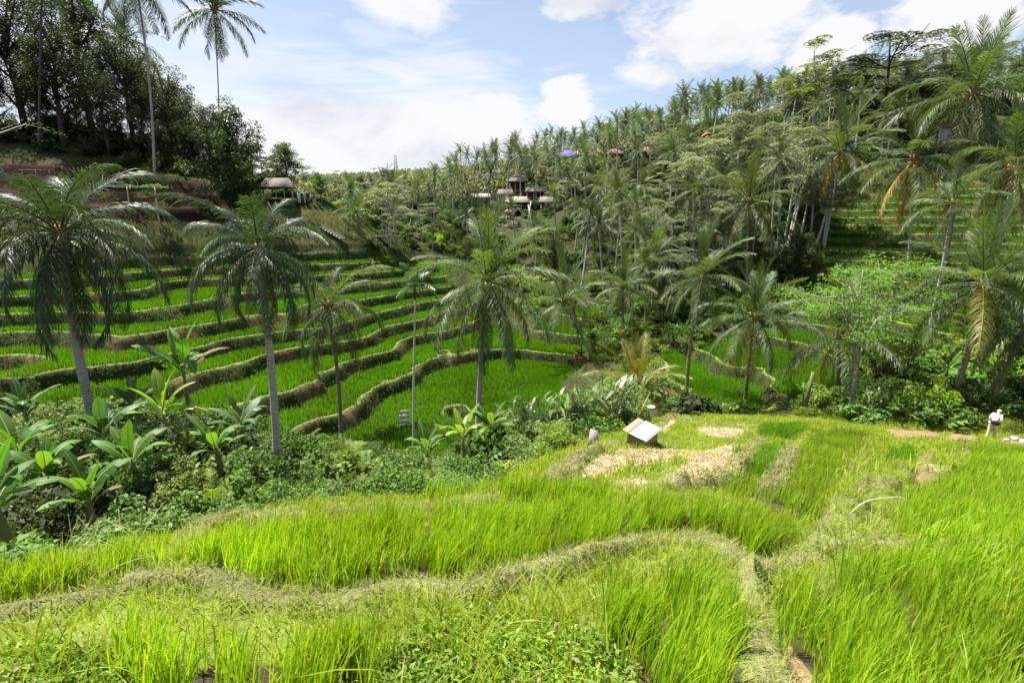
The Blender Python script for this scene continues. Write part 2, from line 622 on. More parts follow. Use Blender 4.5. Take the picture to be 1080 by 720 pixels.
def solid_mat(name, c1, c2, scale=6.0, rough=0.8, spec=0.2, bump=0.3, stretch=(1, 1, 1), metallic=0.0, bscale=None, bdist=0.03, rings=0.0):
    mt, t = new_mat(name)
    L = t.links.new
    o = N(t, 'ShaderNodeOutputMaterial')
    tcn = N(t, 'ShaderNodeTexCoord')
    mp = N(t, 'ShaderNodeMapping', inp={'Scale': stretch})
    L(tcn.outputs['Object'], mp.inputs[0])
    nz = N(t, 'ShaderNodeTexNoise', inp={'Scale': scale, 'Detail': 6.0, 'Roughness': 0.65})
    L(mp.outputs[0], nz.inputs['Vector'])
    mr = N(t, 'ShaderNodeMapRange', inp={1: 0.32, 2: 0.68})
    L(nz.outputs[0], mr.inputs[0])
    mix = N(t, 'ShaderNodeMix', data_type='RGBA')
    L(mr.outputs[0], mix.inputs[0])
    mix.inputs[6].default_value = (*c1, 1)
    mix.inputs[7].default_value = (*c2, 1)
    p = N(t, 'ShaderNodeBsdfPrincipled', inp={'Roughness': rough, 'Specular IOR Level': spec, 'Metallic': metallic})
    colr = mix.outputs[2]
    if rings:                 # leaf scars round a palm stem
        wv = N(t, 'ShaderNodeTexWave', wave_type='BANDS', bands_direction='Z', inp={'Scale': rings, 'Distortion': 7.0, 'Detail': 3.0, 'Detail Scale': 2.0})
        L(tcn.outputs['Object'], wv.inputs['Vector'])
        wr = N(t, 'ShaderNodeMapRange', inp={1: 0.0, 2: 0.6, 3: 0.72, 4: 1.05})
        L(wv.outputs['Fac'], wr.inputs[0])
        hs = N(t, 'ShaderNodeHueSaturation')
        L(wr.outputs[0], hs.inputs['Value'])
        L(colr, hs.inputs['Color'])
        colr = hs.outputs[0]
    L(colr, p.inputs['Base Color'])
    if bump:
        nb = N(t, 'ShaderNodeTexNoise', inp={'Scale': bscale or scale * 2.5, 'Detail': 5.0})
        L(mp.outputs[0], nb.inputs['Vector'])
        b = N(t, 'ShaderNodeBump', inp={'Strength': bump, 'Distance': bdist})
        L(nb.outputs[0], b.inputs['Height'])
        L(b.outputs[0], p.inputs['Normal'])
    L(p.outputs[0], o.inputs[0])
    return mt


M = {}
M['rice'] = leaf_mat('rice_leaf', (0.172, 0.315, 0.012), (0.292, 0.415, 0.020), 0.5, 0.22, 0.45, (1.5, 1.45, 0.5), 0.0, (0.36, 0.34, 0.06), 0.03, wscale=0.5)
M['rice_olive'] = leaf_mat('rice_leaf_olive', (0.14, 0.245, 0.012), (0.23, 0.335, 0.020), 0.55, 0.2, 0.42, (1.5, 1.4, 0.5), 0.0, (0.36, 0.32, 0.08), 0.05, wscale=0.5)
M['rice_deep'] = leaf_mat('rice_leaf_deep', (0.09, 0.21, 0.010), (0.16, 0.29, 0.015), 0.55, 0.2, 0.42, (1.4, 1.5, 0.5), 0.0, wscale=0.5)
M['rice_far'] = leaf_mat('rice_leaf_valley', (0.075, 0.19, 0.008), (0.125, 0.26, 0.012), 0.6, 0.15, 0.40, (1.4, 1.5, 0.5), 0.0, wscale=0.12)
M['grass'] = leaf_mat('grass_leaf', (0.21, 0.30, 0.022), (0.33, 0.39, 0.040), 0.6, 0.2, 0.42, (1.4, 1.4, 0.5), 0.0, (0.34, 0.36, 0.12), 0.06, wscale=0.8)
M['bundgrass'] = leaf_mat('bund_grass_leaf', (0.20, 0.23, 0.060), (0.31, 0.325, 0.105), 0.7, 0.2, 0.3, (1.2, 1.2, 0.6), 0.0, (0.30, 0.25, 0.15), 0.25, wscale=1.3)
M['weed'] = leaf_mat('weed_leaf', (0.10, 0.20, 0.015), (0.22, 0.33, 0.03), 0.5, 0.3, 0.35, (1.4, 1.4, 0.5), 0.0, (0.30, 0.24, 0.12), 0.06, wscale=1.5)
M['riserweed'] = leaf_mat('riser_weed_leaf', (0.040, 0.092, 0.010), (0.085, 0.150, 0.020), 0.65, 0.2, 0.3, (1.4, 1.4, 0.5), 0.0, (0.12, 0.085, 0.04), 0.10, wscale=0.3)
M['straw'] = leaf_mat('straw_blade', (0.36, 0.28, 0.15), (0.52, 0.44, 0.28), 0.8, 0.1, 0.2, (1, 1, 0.8), 0.0, (0.16, 0.18, 0.03), 0.25)
M['palm'] = leaf_mat('palm_leaf', (0.064, 0.106, 0.036), (0.118, 0.158, 0.062), 0.5, 0.35, 0.34, (1.5, 1.5, 0.5), 0.2)
M['palm_dark_shade'] = leaf_mat('palm_leaf_dark_shade', (0.034, 0.058, 0.026), (0.068, 0.096, 0.043), 0.48, 0.4, 0.26, (1.4, 1.6, 0.5), 0.1)  # darkened leaf green; the left side's cloud shade is painted into it
M['palm_yellow'] = leaf_mat('palm_leaf_yellow', (0.15, 0.17, 0.03), (0.25, 0.24, 0.06), 0.45, 0.4, 0.3, (1.4, 1.3, 0.5), 0.15)
M['palm_grey'] = leaf_mat('palm_leaf_grey', (0.075, 0.105, 0.045), (0.125, 0.155, 0.075), 0.5, 0.4, 0.3, (1.4, 1.5, 0.6), 0.2)
M['palm_dead'] = leaf_mat('palm_leaf_dead', (0.16, 0.10, 0.05), (0.30, 0.20, 0.09), 0.8, 0.1, 0.2, (1, 1, 1), 0.2)
M['palm_ochre'] = leaf_mat('palm_leaf_ochre', (0.26, 0.19, 0.045), (0.36, 0.28, 0.08), 0.7, 0.2, 0.3, (1.2, 1, 0.6), 0.15)
M['areca'] = leaf_mat('areca_leaf', (0.035, 0.075, 0.020), (0.07, 0.12, 0.03), 0.4, 0.5, 0.25, None, 0.1)
M['albizia'] = leaf_mat('albizia_leaf', (0.15, 0.18, 0.115), (0.27, 0.295, 0.20), 0.5, 0.45, 0.28, (1.3, 1.4, 0.7), 0.25)
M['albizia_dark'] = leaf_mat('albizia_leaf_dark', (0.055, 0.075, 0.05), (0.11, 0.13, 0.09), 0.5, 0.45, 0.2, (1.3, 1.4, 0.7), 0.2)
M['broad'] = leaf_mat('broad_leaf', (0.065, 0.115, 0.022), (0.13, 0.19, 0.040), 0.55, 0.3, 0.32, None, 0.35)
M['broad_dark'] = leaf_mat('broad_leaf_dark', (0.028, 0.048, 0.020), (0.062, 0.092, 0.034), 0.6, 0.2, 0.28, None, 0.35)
M['lime'] = leaf_mat('lime_leaf', (0.15, 0.25, 0.025), (0.24, 0.33, 0.05), 0.5, 0.3, 0.4, None, 0.1)
M['yellowgreen'] = leaf_mat('yellow_green_leaf', (0.12, 0.16, 0.04), (0.20, 0.235, 0.07), 0.5, 0.35, 0.3, None, 0.1)
M['feather'] = leaf_mat('feather_leaf', (0.085, 0.18, 0.03), (0.17, 0.28, 0.045), 0.5, 0.3, 0.4, None, 0.05)
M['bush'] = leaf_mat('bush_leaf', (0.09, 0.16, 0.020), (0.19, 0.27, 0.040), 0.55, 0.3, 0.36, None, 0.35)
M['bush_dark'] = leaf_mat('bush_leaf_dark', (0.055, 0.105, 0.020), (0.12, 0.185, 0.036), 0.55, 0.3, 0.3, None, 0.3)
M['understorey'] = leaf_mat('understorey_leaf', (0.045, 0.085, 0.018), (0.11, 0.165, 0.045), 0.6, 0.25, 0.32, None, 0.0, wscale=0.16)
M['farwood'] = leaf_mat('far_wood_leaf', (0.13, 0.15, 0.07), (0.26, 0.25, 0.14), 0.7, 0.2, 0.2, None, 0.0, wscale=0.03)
M['banana'] = leaf_mat('banana_leaf', (0.060, 0.145, 0.018), (0.105, 0.21, 0.030), 0.55, 0.25, 0.38, (1.6, 1.7, 0.5), 0.25, veins=230.0)
M['banana_grey'] = leaf_mat('banana_leaf_grey', (0.055, 0.12, 0.035), (0.095, 0.17, 0.055), 0.52, 0.3, 0.3, (1.4, 1.6, 0.6), 0.2, veins=230.0)
M['banana_lime'] = leaf_mat('banana_leaf_lime', (0.16, 0.27, 0.02), (0.24, 0.36, 0.04), 0.4, 0.4, 0.4, None, 0.1, veins=230.0)
M['banana_dead'] = leaf_mat('banana_leaf_dead', (0.10, 0.07, 0.035), (0.19, 0.135, 0.07), 0.8, 0.1, 0.15, (1, 1, 1), 0.15)
M['midrib'] = solid_mat('banana_midrib', (0.30, 0.36, 0.12), (0.40, 0.44, 0.18), 4.0, 0.5, 0.3, 0.0)
M['cane'] = leaf_mat('cane_leaf', (0.10, 0.16, 0.05), (0.20, 0.27, 0.09), 0.4, 0.5, 0.35, None, 0.15)
M['trunk_grey'] = solid_mat('palm_trunk_grey', (0.24, 0.22, 0.20), (0.44, 0.41, 0.39), 3.0, 0.85, 0.1, 0.5, (1.2, 1.2, 5), rings=2.2)
M['trunk_brown'] = solid_mat('palm_trunk_brown', (0.13, 0.10, 0.07), (0.30, 0.25, 0.19), 3.0, 0.85, 0.1, 0.5, (1.2, 1.2, 5), rings=2.2)
M['trunk_moss'] = solid_mat('palm_trunk_moss', (0.07, 0.075, 0.03), (0.24, 0.22, 0.13), 3.0, 0.9, 0.1, 0.5, (1.2, 1.2, 3))
M['trunk_far'] = solid_mat('grove_palm_trunk', (0.24, 0.22, 0.20), (0.42, 0.39, 0.36), 3.0, 0.85, 0.1, 0.2, (1.2, 1.2, 5))
M['trunk_dark'] = solid_mat('palm_trunk_dark', (0.05, 0.045, 0.045), (0.13, 0.12, 0.12), 3.0, 0.85, 0.1, 0.5, (1.2, 1.2, 5))
M['trunk_white'] = solid_mat('thin_trunk_white', (0.38, 0.37, 0.33), (0.60, 0.58, 0.53), 4.0, 0.8, 0.2, 0.3, (1, 1, 3))
M['bark'] = solid_mat('tree_bark', (0.10, 0.08, 0.06), (0.24, 0.20, 0.16), 2.5, 0.9, 0.1, 0.6, (1, 1, 0.4))
M['bark_pale'] = solid_mat('tree_bark_pale', (0.33, 0.32, 0.28), (0.52, 0.50, 0.45), 2.5, 0.8, 0.15, 0.4, (1, 1, 0.5))
M['bark_grey'] = solid_mat('tree_bark_grey', (0.20, 0.19, 0.16), (0.33, 0.32, 0.28), 2.5, 0.85, 0.1, 0.4, (1, 1, 0.5))
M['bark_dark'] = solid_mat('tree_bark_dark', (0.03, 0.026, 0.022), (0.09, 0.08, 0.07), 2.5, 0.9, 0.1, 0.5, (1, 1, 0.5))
M['bstem'] = solid_mat('banana_stem', (0.10, 0.12, 0.04), (0.22, 0.18, 0.09), 4.0, 0.7, 0.2, 0.3, (1, 1, 0.3))
M['wood'] = solid_mat('weathered_board', (0.20, 0.13, 0.07), (0.36, 0.26, 0.15), 5.0, 0.8, 0.15, 0.3, (6, 6, 0.7))
M['wood_dark'] = solid_mat('dark_timber', (0.03, 0.022, 0.018), (0.09, 0.06, 0.045), 5.0, 0.8, 0.15, 0.3, (3, 3, 0.7))
M['wood_grey'] = solid_mat('grey_bamboo', (0.28, 0.25, 0.20), (0.45, 0.41, 0.34), 5.0, 0.7, 0.2, 0.2, (3, 3, 0.7))
M['thatch'] = solid_mat('grey_thatch', (0.13, 0.105, 0.10), (0.23, 0.195, 0.185), 3.0, 0.95, 0.05, 0.7, (5, 5, 1))
M['thatch_tan'] = solid_mat('tan_thatch', (0.22, 0.18, 0.135), (0.36, 0.31, 0.25), 3.0, 0.95, 0.05, 0.6, (5, 5, 1))
M['zinc'] = solid_mat('zinc_sheet', (0.50, 0.54, 0.58), (0.62, 0.66, 0.70), 2.0, 0.42, 0.5, 0.05, metallic=0.25)
M['rust'] = solid_mat('rusty_sheet', (0.20, 0.13, 0.08), (0.38, 0.29, 0.21), 6.0, 0.7, 0.3, 0.2)
M['plaster'] = solid_mat('grey_plaster', (0.26, 0.24, 0.24), (0.40, 0.38, 0.37), 2.0, 0.85, 0.1, 0.15)
M['white'] = solid_mat('white_paint', (0.70, 0.70, 0.69), (0.82, 0.82, 0.81), 8.0, 0.6, 0.3, 0.05)
M['redroof'] = solid_mat('red_roof_tile', (0.26, 0.08, 0.05), (0.40, 0.15, 0.10), 4.0, 0.8, 0.1, 0.4)
M['purple'] = solid_mat('violet_cloth', (0.09, 0.07, 0.30), (0.15, 0.12, 0.40), 2.0, 0.7, 0.1, 0.1)
M['ochre'] = solid_mat('ochre_cloth', (0.34, 0.26, 0.13), (0.44, 0.34, 0.18), 2.0, 0.7, 0.1, 0.1)
M['mauve'] = solid_mat('mauve_cloth', (0.20, 0.085, 0.10), (0.28, 0.14, 0.15), 2.0, 0.7, 0.1, 0.1)
M['tarp'] = solid_mat('black_tarp', (0.010, 0.010, 0.013), (0.03, 0.03, 0.035), 3.0, 0.55, 0.4, 0.2)
M['stone'] = solid_mat('grey_stone', (0.22, 0.21, 0.19), (0.42, 0.40, 0.37), 6.0, 0.9, 0.1, 0.5)
M['stone_white'] = solid_mat('pale_stone', (0.50, 0.49, 0.45), (0.72, 0.71, 0.67), 6.0, 0.85, 0.1, 0.3)
M['concrete'] = solid_mat('pinkish_concrete', (0.20, 0.17, 0.15), (0.32, 0.28, 0.25), 3.0, 0.85, 0.1, 0.2)
M['coconut'] = solid_mat('coconut_husk', (0.34, 0.13, 0.03), (0.50, 0.26, 0.06), 4.0, 0.6, 0.3, 0.2)
M['coconut_green'] = solid_mat('green_coconut', (0.16, 0.18, 0.03), (0.28, 0.27, 0.06), 4.0, 0.5, 0.3, 0.2)
M['heart'] = solid_mat('palm_heart_fibre', (0.14, 0.09, 0.04), (0.30, 0.22, 0.09), 5.0, 0.9, 0.1, 0.6, (3, 3, 0.6))
M['skin'] = solid_mat('skin', (0.45, 0.27, 0.19), (0.52, 0.33, 0.24), 6.0, 0.6, 0.3, 0.0)
M['hair_blond'] = solid_mat('blond_hair', (0.42, 0.32, 0.19), (0.58, 0.48, 0.33), 10.0, 0.6, 0.3, 0.2, (4, 4, 1))
M['hair_dark'] = solid_mat('dark_hair', (0.012, 0.01, 0.008), (0.03, 0.025, 0.02), 10.0, 0.5, 0.4, 0.2)
for nm, c in (('white', (0.74, 0.74, 0.75)), ('navy', (0.035, 0.035, 0.07)), ('beige', (0.48, 0.44, 0.31)), ('red', (0.62, 0.06, 0.03)),
              ('pink', (0.60, 0.38, 0.42)), ('blue', (0.22, 0.30, 0.52)), ('black', (0.02, 0.02, 0.022)), ('khaki', (0.33, 0.27, 0.17)), ('lilac', (0.50, 0.46, 0.58))):
    M['cloth_' + nm] = solid_mat(nm + '_cloth', tuple(a * 0.85 for a in c), c, 8.0, 0.85, 0.1, 0.2)


def ground_material():
    mt, t = new_mat('terrain_ground')
    L = t.links.new
    o = N(t, 'ShaderNodeOutputMaterial')
    at_ = N(t, 'ShaderNodeAttribute', attribute_name='albedo')
    geo = N(t, 'ShaderNodeNewGeometry')
    n1_ = N(t, 'ShaderNodeTexNoise', inp={'Scale': 2.2, 'Detail': 8.0, 'Roughness': 0.7})
    n2_ = N(t, 'ShaderNodeTexNoise', inp={'Scale': 22.0, 'Detail': 4.0, 'Roughness': 0.7})
    L(geo.outputs['Position'], n1_.inputs['Vector'])
    L(geo.outputs['Position'], n2_.inputs['Vector'])
    a = N(t, 'ShaderNodeMapRange', inp={1: 0.3, 2: 0.7, 3: 0.55, 4: 1.45})
    L(n1_.outputs[0], a.inputs[0])
    b = N(t, 'ShaderNodeMapRange', inp={1: 0.3, 2: 0.7, 3: 0.65, 4: 1.35})
    L(n2_.outputs[0], b.inputs[0])
    ml = N(t, 'ShaderNodeMath', operation='MULTIPLY')
    L(a.outputs[0], ml.inputs[0])
    L(b.outputs[0], ml.inputs[1])
    hs = N(t, 'ShaderNodeHueSaturation')
    L(ml.outputs[0], hs.inputs['Value'])
    L(at_.outputs['Color'], hs.inputs['Color'])
    p = N(t, 'ShaderNodeBsdfPrincipled', inp={'Roughness': 0.95, 'Specular IOR Level': 0.1})
    L(hs.outputs[0], p.inputs['Base Color'])
    bp = N(t, 'ShaderNodeBump', inp={'Strength': 0.8, 'Distance': 0.08})
    L(n2_.outputs[0], bp.inputs['Height'])
    L(bp.outputs[0], p.inputs['Normal'])
    L(p.outputs[0], o.inputs[0])
    return mt


M['ground'] = ground_material()

# ------------------------------------------------------------------ masks of the planted areas (photo outlines carried onto the ground)
RICE_NEAR = {
    'near': [(110, 745), (170, 712), (240, 700), (330, 702), (430, 688), (480, 696), (450, 705), (415, 745)],
    'near_mid': [(560, 690), (600, 672), (660, 650), (720, 632), (758, 640), (772, 668), (780, 700), (796, 760), (700, 760), (660, 715), (620, 690)],
    'near_left': [(-80, 740), (-40, 712), (40, 700), (100, 690), (180, 695), (130, 745)],
    'near_right': [(820, 690), (820, 645), (862, 622), (905, 613), (960, 612), (1030, 616), (1180, 620), (1180, 800), (880, 800), (858, 745), (838, 715)],
    'middle': [(-60, 648), (0, 630), (60, 612), (100, 602), (200, 588), (300, 570), (400, 556), (490, 551), (560, 546), (620, 543), (700, 543), (760, 548), (815, 560),
               (840, 572), (820, 582), (786, 594), (772, 568), (740, 558), (690, 562), (630, 580), (550, 604), (490, 622), (445, 612), (400, 617), (350, 630), (290, 628),
               (235, 612), (170, 608), (100, 620), (20, 640)],
    'upper': [(230, 560), (300, 544), (400, 532), (490, 528), (560, 522), (640, 522), (640, 530), (560, 534), (490, 540), (400, 546), (300, 556)],
    'patch': [(801, 449), (850, 450), (842, 464), (822, 464), (800, 460)],
    'long': [(858, 456), (905, 458), (930, 464), (915, 484), (900, 504), (893, 528), (880, 562), (800, 535), (760, 522), (790, 515), (830, 512), (845, 490), (850, 470)],
    'small': [(775, 478), (800, 470), (828, 474), (832, 484), (815, 508), (770, 510), (762, 506), (780, 492)],
    'strip': [(938, 478), (962, 476), (958, 497), (945, 502), (936, 494)],
    'right': [(1030, 474), (1200, 474), (1200, 612), (1030, 594), (960, 588), (945, 568), (945, 545), (985, 528), (1010, 506)],
}
DRY = [[(612, 497), (630, 482), (655, 475), (700, 474), (742, 476), (720, 484), (690, 488), (660, 492), (640, 502), (618, 505)],
       [(705, 508), (725, 482), (760, 470), (778, 468), (778, 492), (750, 502), (725, 510)],
       [(690, 452), (706, 438), (716, 441), (702, 456)], [(735, 450), (790, 452), (775, 464), (735, 458)],
       [(590, 500), (600, 484), (618, 472), (612, 488), (604, 505)], [(648, 506), (680, 504), (684, 511), (650, 513)], [(570, 501), (592, 499), (594, 507), (570, 509)]]
SOIL = [[(958, 500), (975, 478), (990, 472), (985, 500), (968, 512)], [(930, 452), (985, 455), (1000, 462), (945, 463)], [(1005, 455), (1035, 460), (1030, 468), (995, 464)],
        [(1050, 462), (1085, 465), (1090, 480), (1060, 474)], [(818, 505), (840, 472), (848, 470), (832, 502)], [(775, 492), (783, 468), (790, 468), (782, 492)],
        [(842, 740), (826, 672), (840, 690), (872, 730)]]
WEEDS = [[(388, 745), (430, 672), (505, 645), (600, 662), (650, 692), (695, 745)], [(-80, 745), (-60, 690), (40, 682), (120, 690), (150, 745)]]
RED = [(-200, 215), (0, 190), (110, 180), (200, 190), (282, 212), (330, 216), (400, 240), (400, 214), (330, 207), (240, 222), (245, 236), (150, 238), (90, 236), (0, 250), (-200, 250)]
RED = [(-200, 250), (-200, 150), (0, 165), (110, 178), (200, 188), (235, 202), (330, 212), (325, 217), (240, 220), (240, 234), (150, 236), (90, 236), (0, 250)]
BANK = [(240, 226), (300, 219), (350, 222), (395, 240), (400, 256), (330, 258), (200, 258), (160, 246)]
GREENFLAT = TERR[0]

print('terrain')
# ------------------------------------------------------------------ terrain sheet: polar grid, one mesh
CX, CY = 0.0, -1.2
ang = np.concatenate([np.linspace(R(-64), R(-48), 40), np.linspace(R(-48), R(48), 820)[1:-1], np.linspace(R(48), R(64), 40), np.linspace(R(64), R(296), 40)[1:-1]])
rad = np.concatenate([np.exp(np.linspace(math.log(0.7), math.log(22), 300)), np.linspace(22, 118, 640)[1:], np.exp(np.linspace(math.log(118), math.log(1500), 150))[1:]])
AA, RR = np.meshgrid(ang, rad)
gx = CX + RR * np.sin(AA)
gy = CY + RR * np.cos(AA)
TI = terrain(gx.ravel(), gy.ravel())
gz = TI['H'].copy()
far = RR.ravel()
gz = np.where(far > 900, gz * 1.0, gz)
gpx, gpy, gdep = project(gx.ravel(), gy.ravel(), gz)
nv = gx.size
alb = np.tile(np.array([0.06, 0.075, 0.02]), (nv, 1))
X_, Y_ = gx.ravel(), gy.ravel()


def paint(mask, c):
    global alb
    mask = np.clip(mask, 0, 1)[:, None]
    alb = alb * (1 - mask) + np.array(c)[None, :] * mask


front = 1 - TI['w']
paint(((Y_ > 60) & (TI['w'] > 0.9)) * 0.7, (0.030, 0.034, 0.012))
patch = fbm(X_ * 0.5, Y_ * 0.5, 31)
paint(sstep(0.45, 0.7, patch), (0.045, 0.042, 0.02))
paint(front, (0.14, 0.18, 0.030))
pl_far = TI['T']
f = TI['f']
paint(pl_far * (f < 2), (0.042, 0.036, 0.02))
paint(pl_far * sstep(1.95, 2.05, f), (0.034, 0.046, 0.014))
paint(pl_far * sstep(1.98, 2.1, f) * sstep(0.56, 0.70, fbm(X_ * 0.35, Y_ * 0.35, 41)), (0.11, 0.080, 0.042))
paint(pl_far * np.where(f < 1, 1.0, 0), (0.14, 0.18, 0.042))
for k, pl in RICE_NEAR.items():
    paint(in_poly(gpx, gpy, pl) * (front > 0.5) * (Y_ > 0) * 1.0, (0.060, 0.052, 0.024))
ok = (front > 0.2) & (Y_ > 0)
for pl in DRY:
    paint(in_poly(gpx, gpy, pl) * ok * 1.0, (0.36, 0.29, 0.18))
for pl in SOIL:
    paint(in_poly(gpx, gpy, pl) * ok * 1.0, (0.24, 0.165, 0.09))
paint(TI['bund'] * front * np.where(Y_ < 8, 1.0, 0.5), (0.17, 0.18, 0.065))
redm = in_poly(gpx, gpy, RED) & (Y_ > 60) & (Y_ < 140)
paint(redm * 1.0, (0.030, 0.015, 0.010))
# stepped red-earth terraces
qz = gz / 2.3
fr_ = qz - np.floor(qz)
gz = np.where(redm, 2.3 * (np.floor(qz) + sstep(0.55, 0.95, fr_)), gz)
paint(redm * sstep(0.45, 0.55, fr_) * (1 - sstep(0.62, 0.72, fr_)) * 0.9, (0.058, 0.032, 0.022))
paint(in_poly(gpx, gpy, BANK) * (Y_ > 60) * (Y_ < 120) * 1.0, (0.085, 0.085, 0.028))
na = len(ang)
nr = len(rad)
ii = np.arange(nr - 1)[:, None] * na
jj = np.arange(na)[None, :]
kk = (jj + 1) % na
quads = np.stack([ii + jj, ii + kk, ii + na + kk, ii + na + jj], -1).reshape(-1, 4)
gv = np.stack([gx.ravel(), gy.ravel(), gz], 1)
cz = Hs(CX, CY)
gv = np.vstack([gv, [[CX, CY, cz]]])
alb = np.vstack([alb, [[0.1, 0.12, 0.03]]])
tris = [(nv, (j + 1) % na, j) for j in range(na)]
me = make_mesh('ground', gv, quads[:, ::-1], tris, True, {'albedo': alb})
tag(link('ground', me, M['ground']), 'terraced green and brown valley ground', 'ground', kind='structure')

# ------------------------------------------------------------------ blades (rice, grass)


def blades_mesh(name, base, h, leanx, leany, width, seg=2, face=None, curl=1.7):
    n = len(base)
    s = np.linspace(0, 1, seg + 1)
    ang_ = rng.uniform(0, np.pi, n) if face is None else face
    wx, wy = np.cos(ang_), np.sin(ang_)
    P = np.zeros((n, seg + 1, 3))
    P[:, :, 0] = base[:, None, 0] + leanx[:, None] * (s ** curl)[None, :] * h[:, None]
    P[:, :, 1] = base[:, None, 1] + leany[:, None] * (s ** curl)[None, :] * h[:, None]
    ln = np.sqrt(leanx ** 2 + leany ** 2)
    P[:, :, 2] = base[:, None, 2] + h[:, None] * (s[None, :] - 0.32 * np.minimum(ln, 1.3)[:, None] * (s ** 2.4)[None, :])
    wprof = np.array([0.75] + [1.0 - 0.35 * (k / seg) for k in range(1, seg)])
    vv = np.zeros((n, 2 * seg + 1, 3))
    for k in range(seg):
        off = 0.5 * width * wprof[k]
        vv[:, 2 * k, :] = P[:, k, :]
        vv[:, 2 * k + 1, :] = P[:, k, :]
        vv[:, 2 * k, 0] -= wx * off
        vv[:, 2 * k, 1] -= wy * off
        vv[:, 2 * k + 1, 0] += wx * off
        vv[:, 2 * k + 1, 1] += wy * off
    vv[:, 2 * seg, :] = P[:, seg, :]
    st = np.arange(n)[:, None] * (2 * seg + 1)
    qd = [st + np.array([[2 * k, 2 * k + 1, 2 * k + 3, 2 * k + 2]]) for k in range(seg - 1)]
    qd = np.concatenate(qd, 0) if qd else None
    tr = st + np.array([[2 * seg - 2, 2 * seg - 1, 2 * seg]])
    return make_mesh(name, vv.reshape(-1, 3), qd, tr)


def tufts(cent, nb, spread):
    n = len(cent)
    b = np.repeat(cent, nb, 0)
    b[:, :2] += rng.normal(0, spread, (n * nb, 2))
    return b


def sample_view(y0, y1, density, wide=1.12):
    """random ground points in the wedge in front of the camera"""
    area = wide * 1.03 * (y1 ** 2 - y0 ** 2) * 1.0
    n = int(area * density)
    y = np.sqrt(rng.uniform(y0 ** 2, y1 ** 2, n))
    x = rng.uniform(-1, 1, n) * y * wide * 1.06
    return x, y


def near_sites(y0, y1, dens, test):
    x, y = sample_view(y0, y1, dens)
    Tn = terrain(x, y)
    px, py, dep = project(x, y, Tn['H'])
    k = test(px, py, Tn)
    return np.stack([x[k], y[k], Tn['H'][k] - 0.02], 1)


def t_rice(px, py, Tn, keys=None):
    m_ = np.zeros(px.shape, bool)
    for kk_, pl in RICE_NEAR.items():
        if keys is None or kk_ in keys:
            m_ |= in_poly(px, py, pl)
    for pl in WEEDS + SOIL:
        m_ &= ~in_poly(px, py, pl)
    return m_ & (Tn['bund'] < 0.35) & (Tn['w'] < 0.5)


print('rice')


def rice(y0, y1, dens, nb, spread, hh, wd, seg, name, mat, label, keys):
    c = near_sites(y0, y1, dens, lambda px, py, Tn: t_rice(px, py, Tn, keys))
    b = tufts(c, nb, spread)
    n = len(b)
    hmod = 0.82 + 0.36 * fbm(b[:, 0] * 0.7, b[:, 1] * 0.7, 51)
    h = rng.uniform(0.72, 1.12, n) * hh * hmod
    az = rng.uniform(0, 2 * np.pi, n)
    ln = np.abs(rng.normal(0.16, 0.16, n))
    lx = np.cos(az) * ln + 0.16
    ly = np.sin(az) * ln + 0.04
    w_ = rng.uniform(0.7, 1.3, n) * wd
    me = blades_mesh(name, b, h, lx, ly, w_, seg)
    o = link(name, me, mat)
    tag(o, label, 'rice', kind='stuff')
    return o


rice(1.6, 7.0, 66, 21, 0.034, 0.45, 0.0085, 4, 'rice', M['rice'], 'tall bright rice in the nearest paddies at the photographer\'s feet', ('near', 'near_mid', 'near_left', 'near_right', 'middle', 'right'))
rice(7.0, 15.0, 42, 17, 0.05, 0.46, 0.0125, 3, 'rice', M['rice'], 'bright rice on the middle of the near slope', ('middle', 'upper', 'right', 'near_right'))
rice(15.0, 33.0, 32, 9, 0.08, 0.48, 0.022, 2, 'rice', M['rice'], 'yellow-green rice in the upper-right paddy below the person in white', ('right',))
rice(6.0, 33.0, 36, 10, 0.08, 0.40, 0.020, 2, 'rice', M['rice_olive'], 'olive-green rice in the long plot rising through the middle of the right slope', ('long',))
rice(8.0, 33.0, 36, 10, 0.07, 0.40, 0.020, 2, 'rice', M['rice_deep'], 'deep green rice in the small plots at the top of the near slope', ('small', 'patch', 'strip'))


# short grass on the near slope wherever no rice grows
def t_grass(px, py, Tn):
    m_ = ~t_rice(px, py, Tn)
    for pl in DRY + SOIL + WEEDS:
        m_ &= ~in_poly(px, py, pl)
    return m_ & ((Tn['bund'] < 0.5) | (fbm(px * 0.03, py * 0.05, 88) > 0.67) | ((px > 840) & (py < 570))) & (Tn['w'] < 0.75)


def grassy(y0, y1, dens, nb, spread, hh, wd, seg, name, mat, label, test, lean=0.5, cat='grass'):
    c = near_sites(y0, y1, dens, test)
    b = tufts(c, nb, spread)
    n = len(b)
    h = rng.uniform(0.4, 1.25, n) * hh * (0.6 + 0.8 * fbm(b[:, 0] * 1.1, b[:, 1] * 1.1, 61))
    az = rng.uniform(0, 2 * np.pi, n)
    ln = np.abs(rng.normal(lean, 0.3, n))
    me = blades_mesh(name, b, h, np.cos(az) * ln, np.sin(az) * ln, rng.uniform(0.6, 1.3, n) * wd, seg)
    return tag(link(name, me, mat), label, cat, kind='stuff')


grassy(1.5, 9, 120, 8, 0.05, 0.17, 0.009, 3, 'grass', M['grass'], 'short pale grass between the nearest paddies', t_grass)
grassy(9, 33, 34, 7, 0.12, 0.24, 0.026, 2, 'grass', M['grass'], 'short yellowish grass on the banks of the near slope', t_grass)


def t_bund(px, py, Tn):
    return (Tn['bund'] > 0.25) & (Tn['w'] < 0.3) & ((px < 840) | (py > 570))


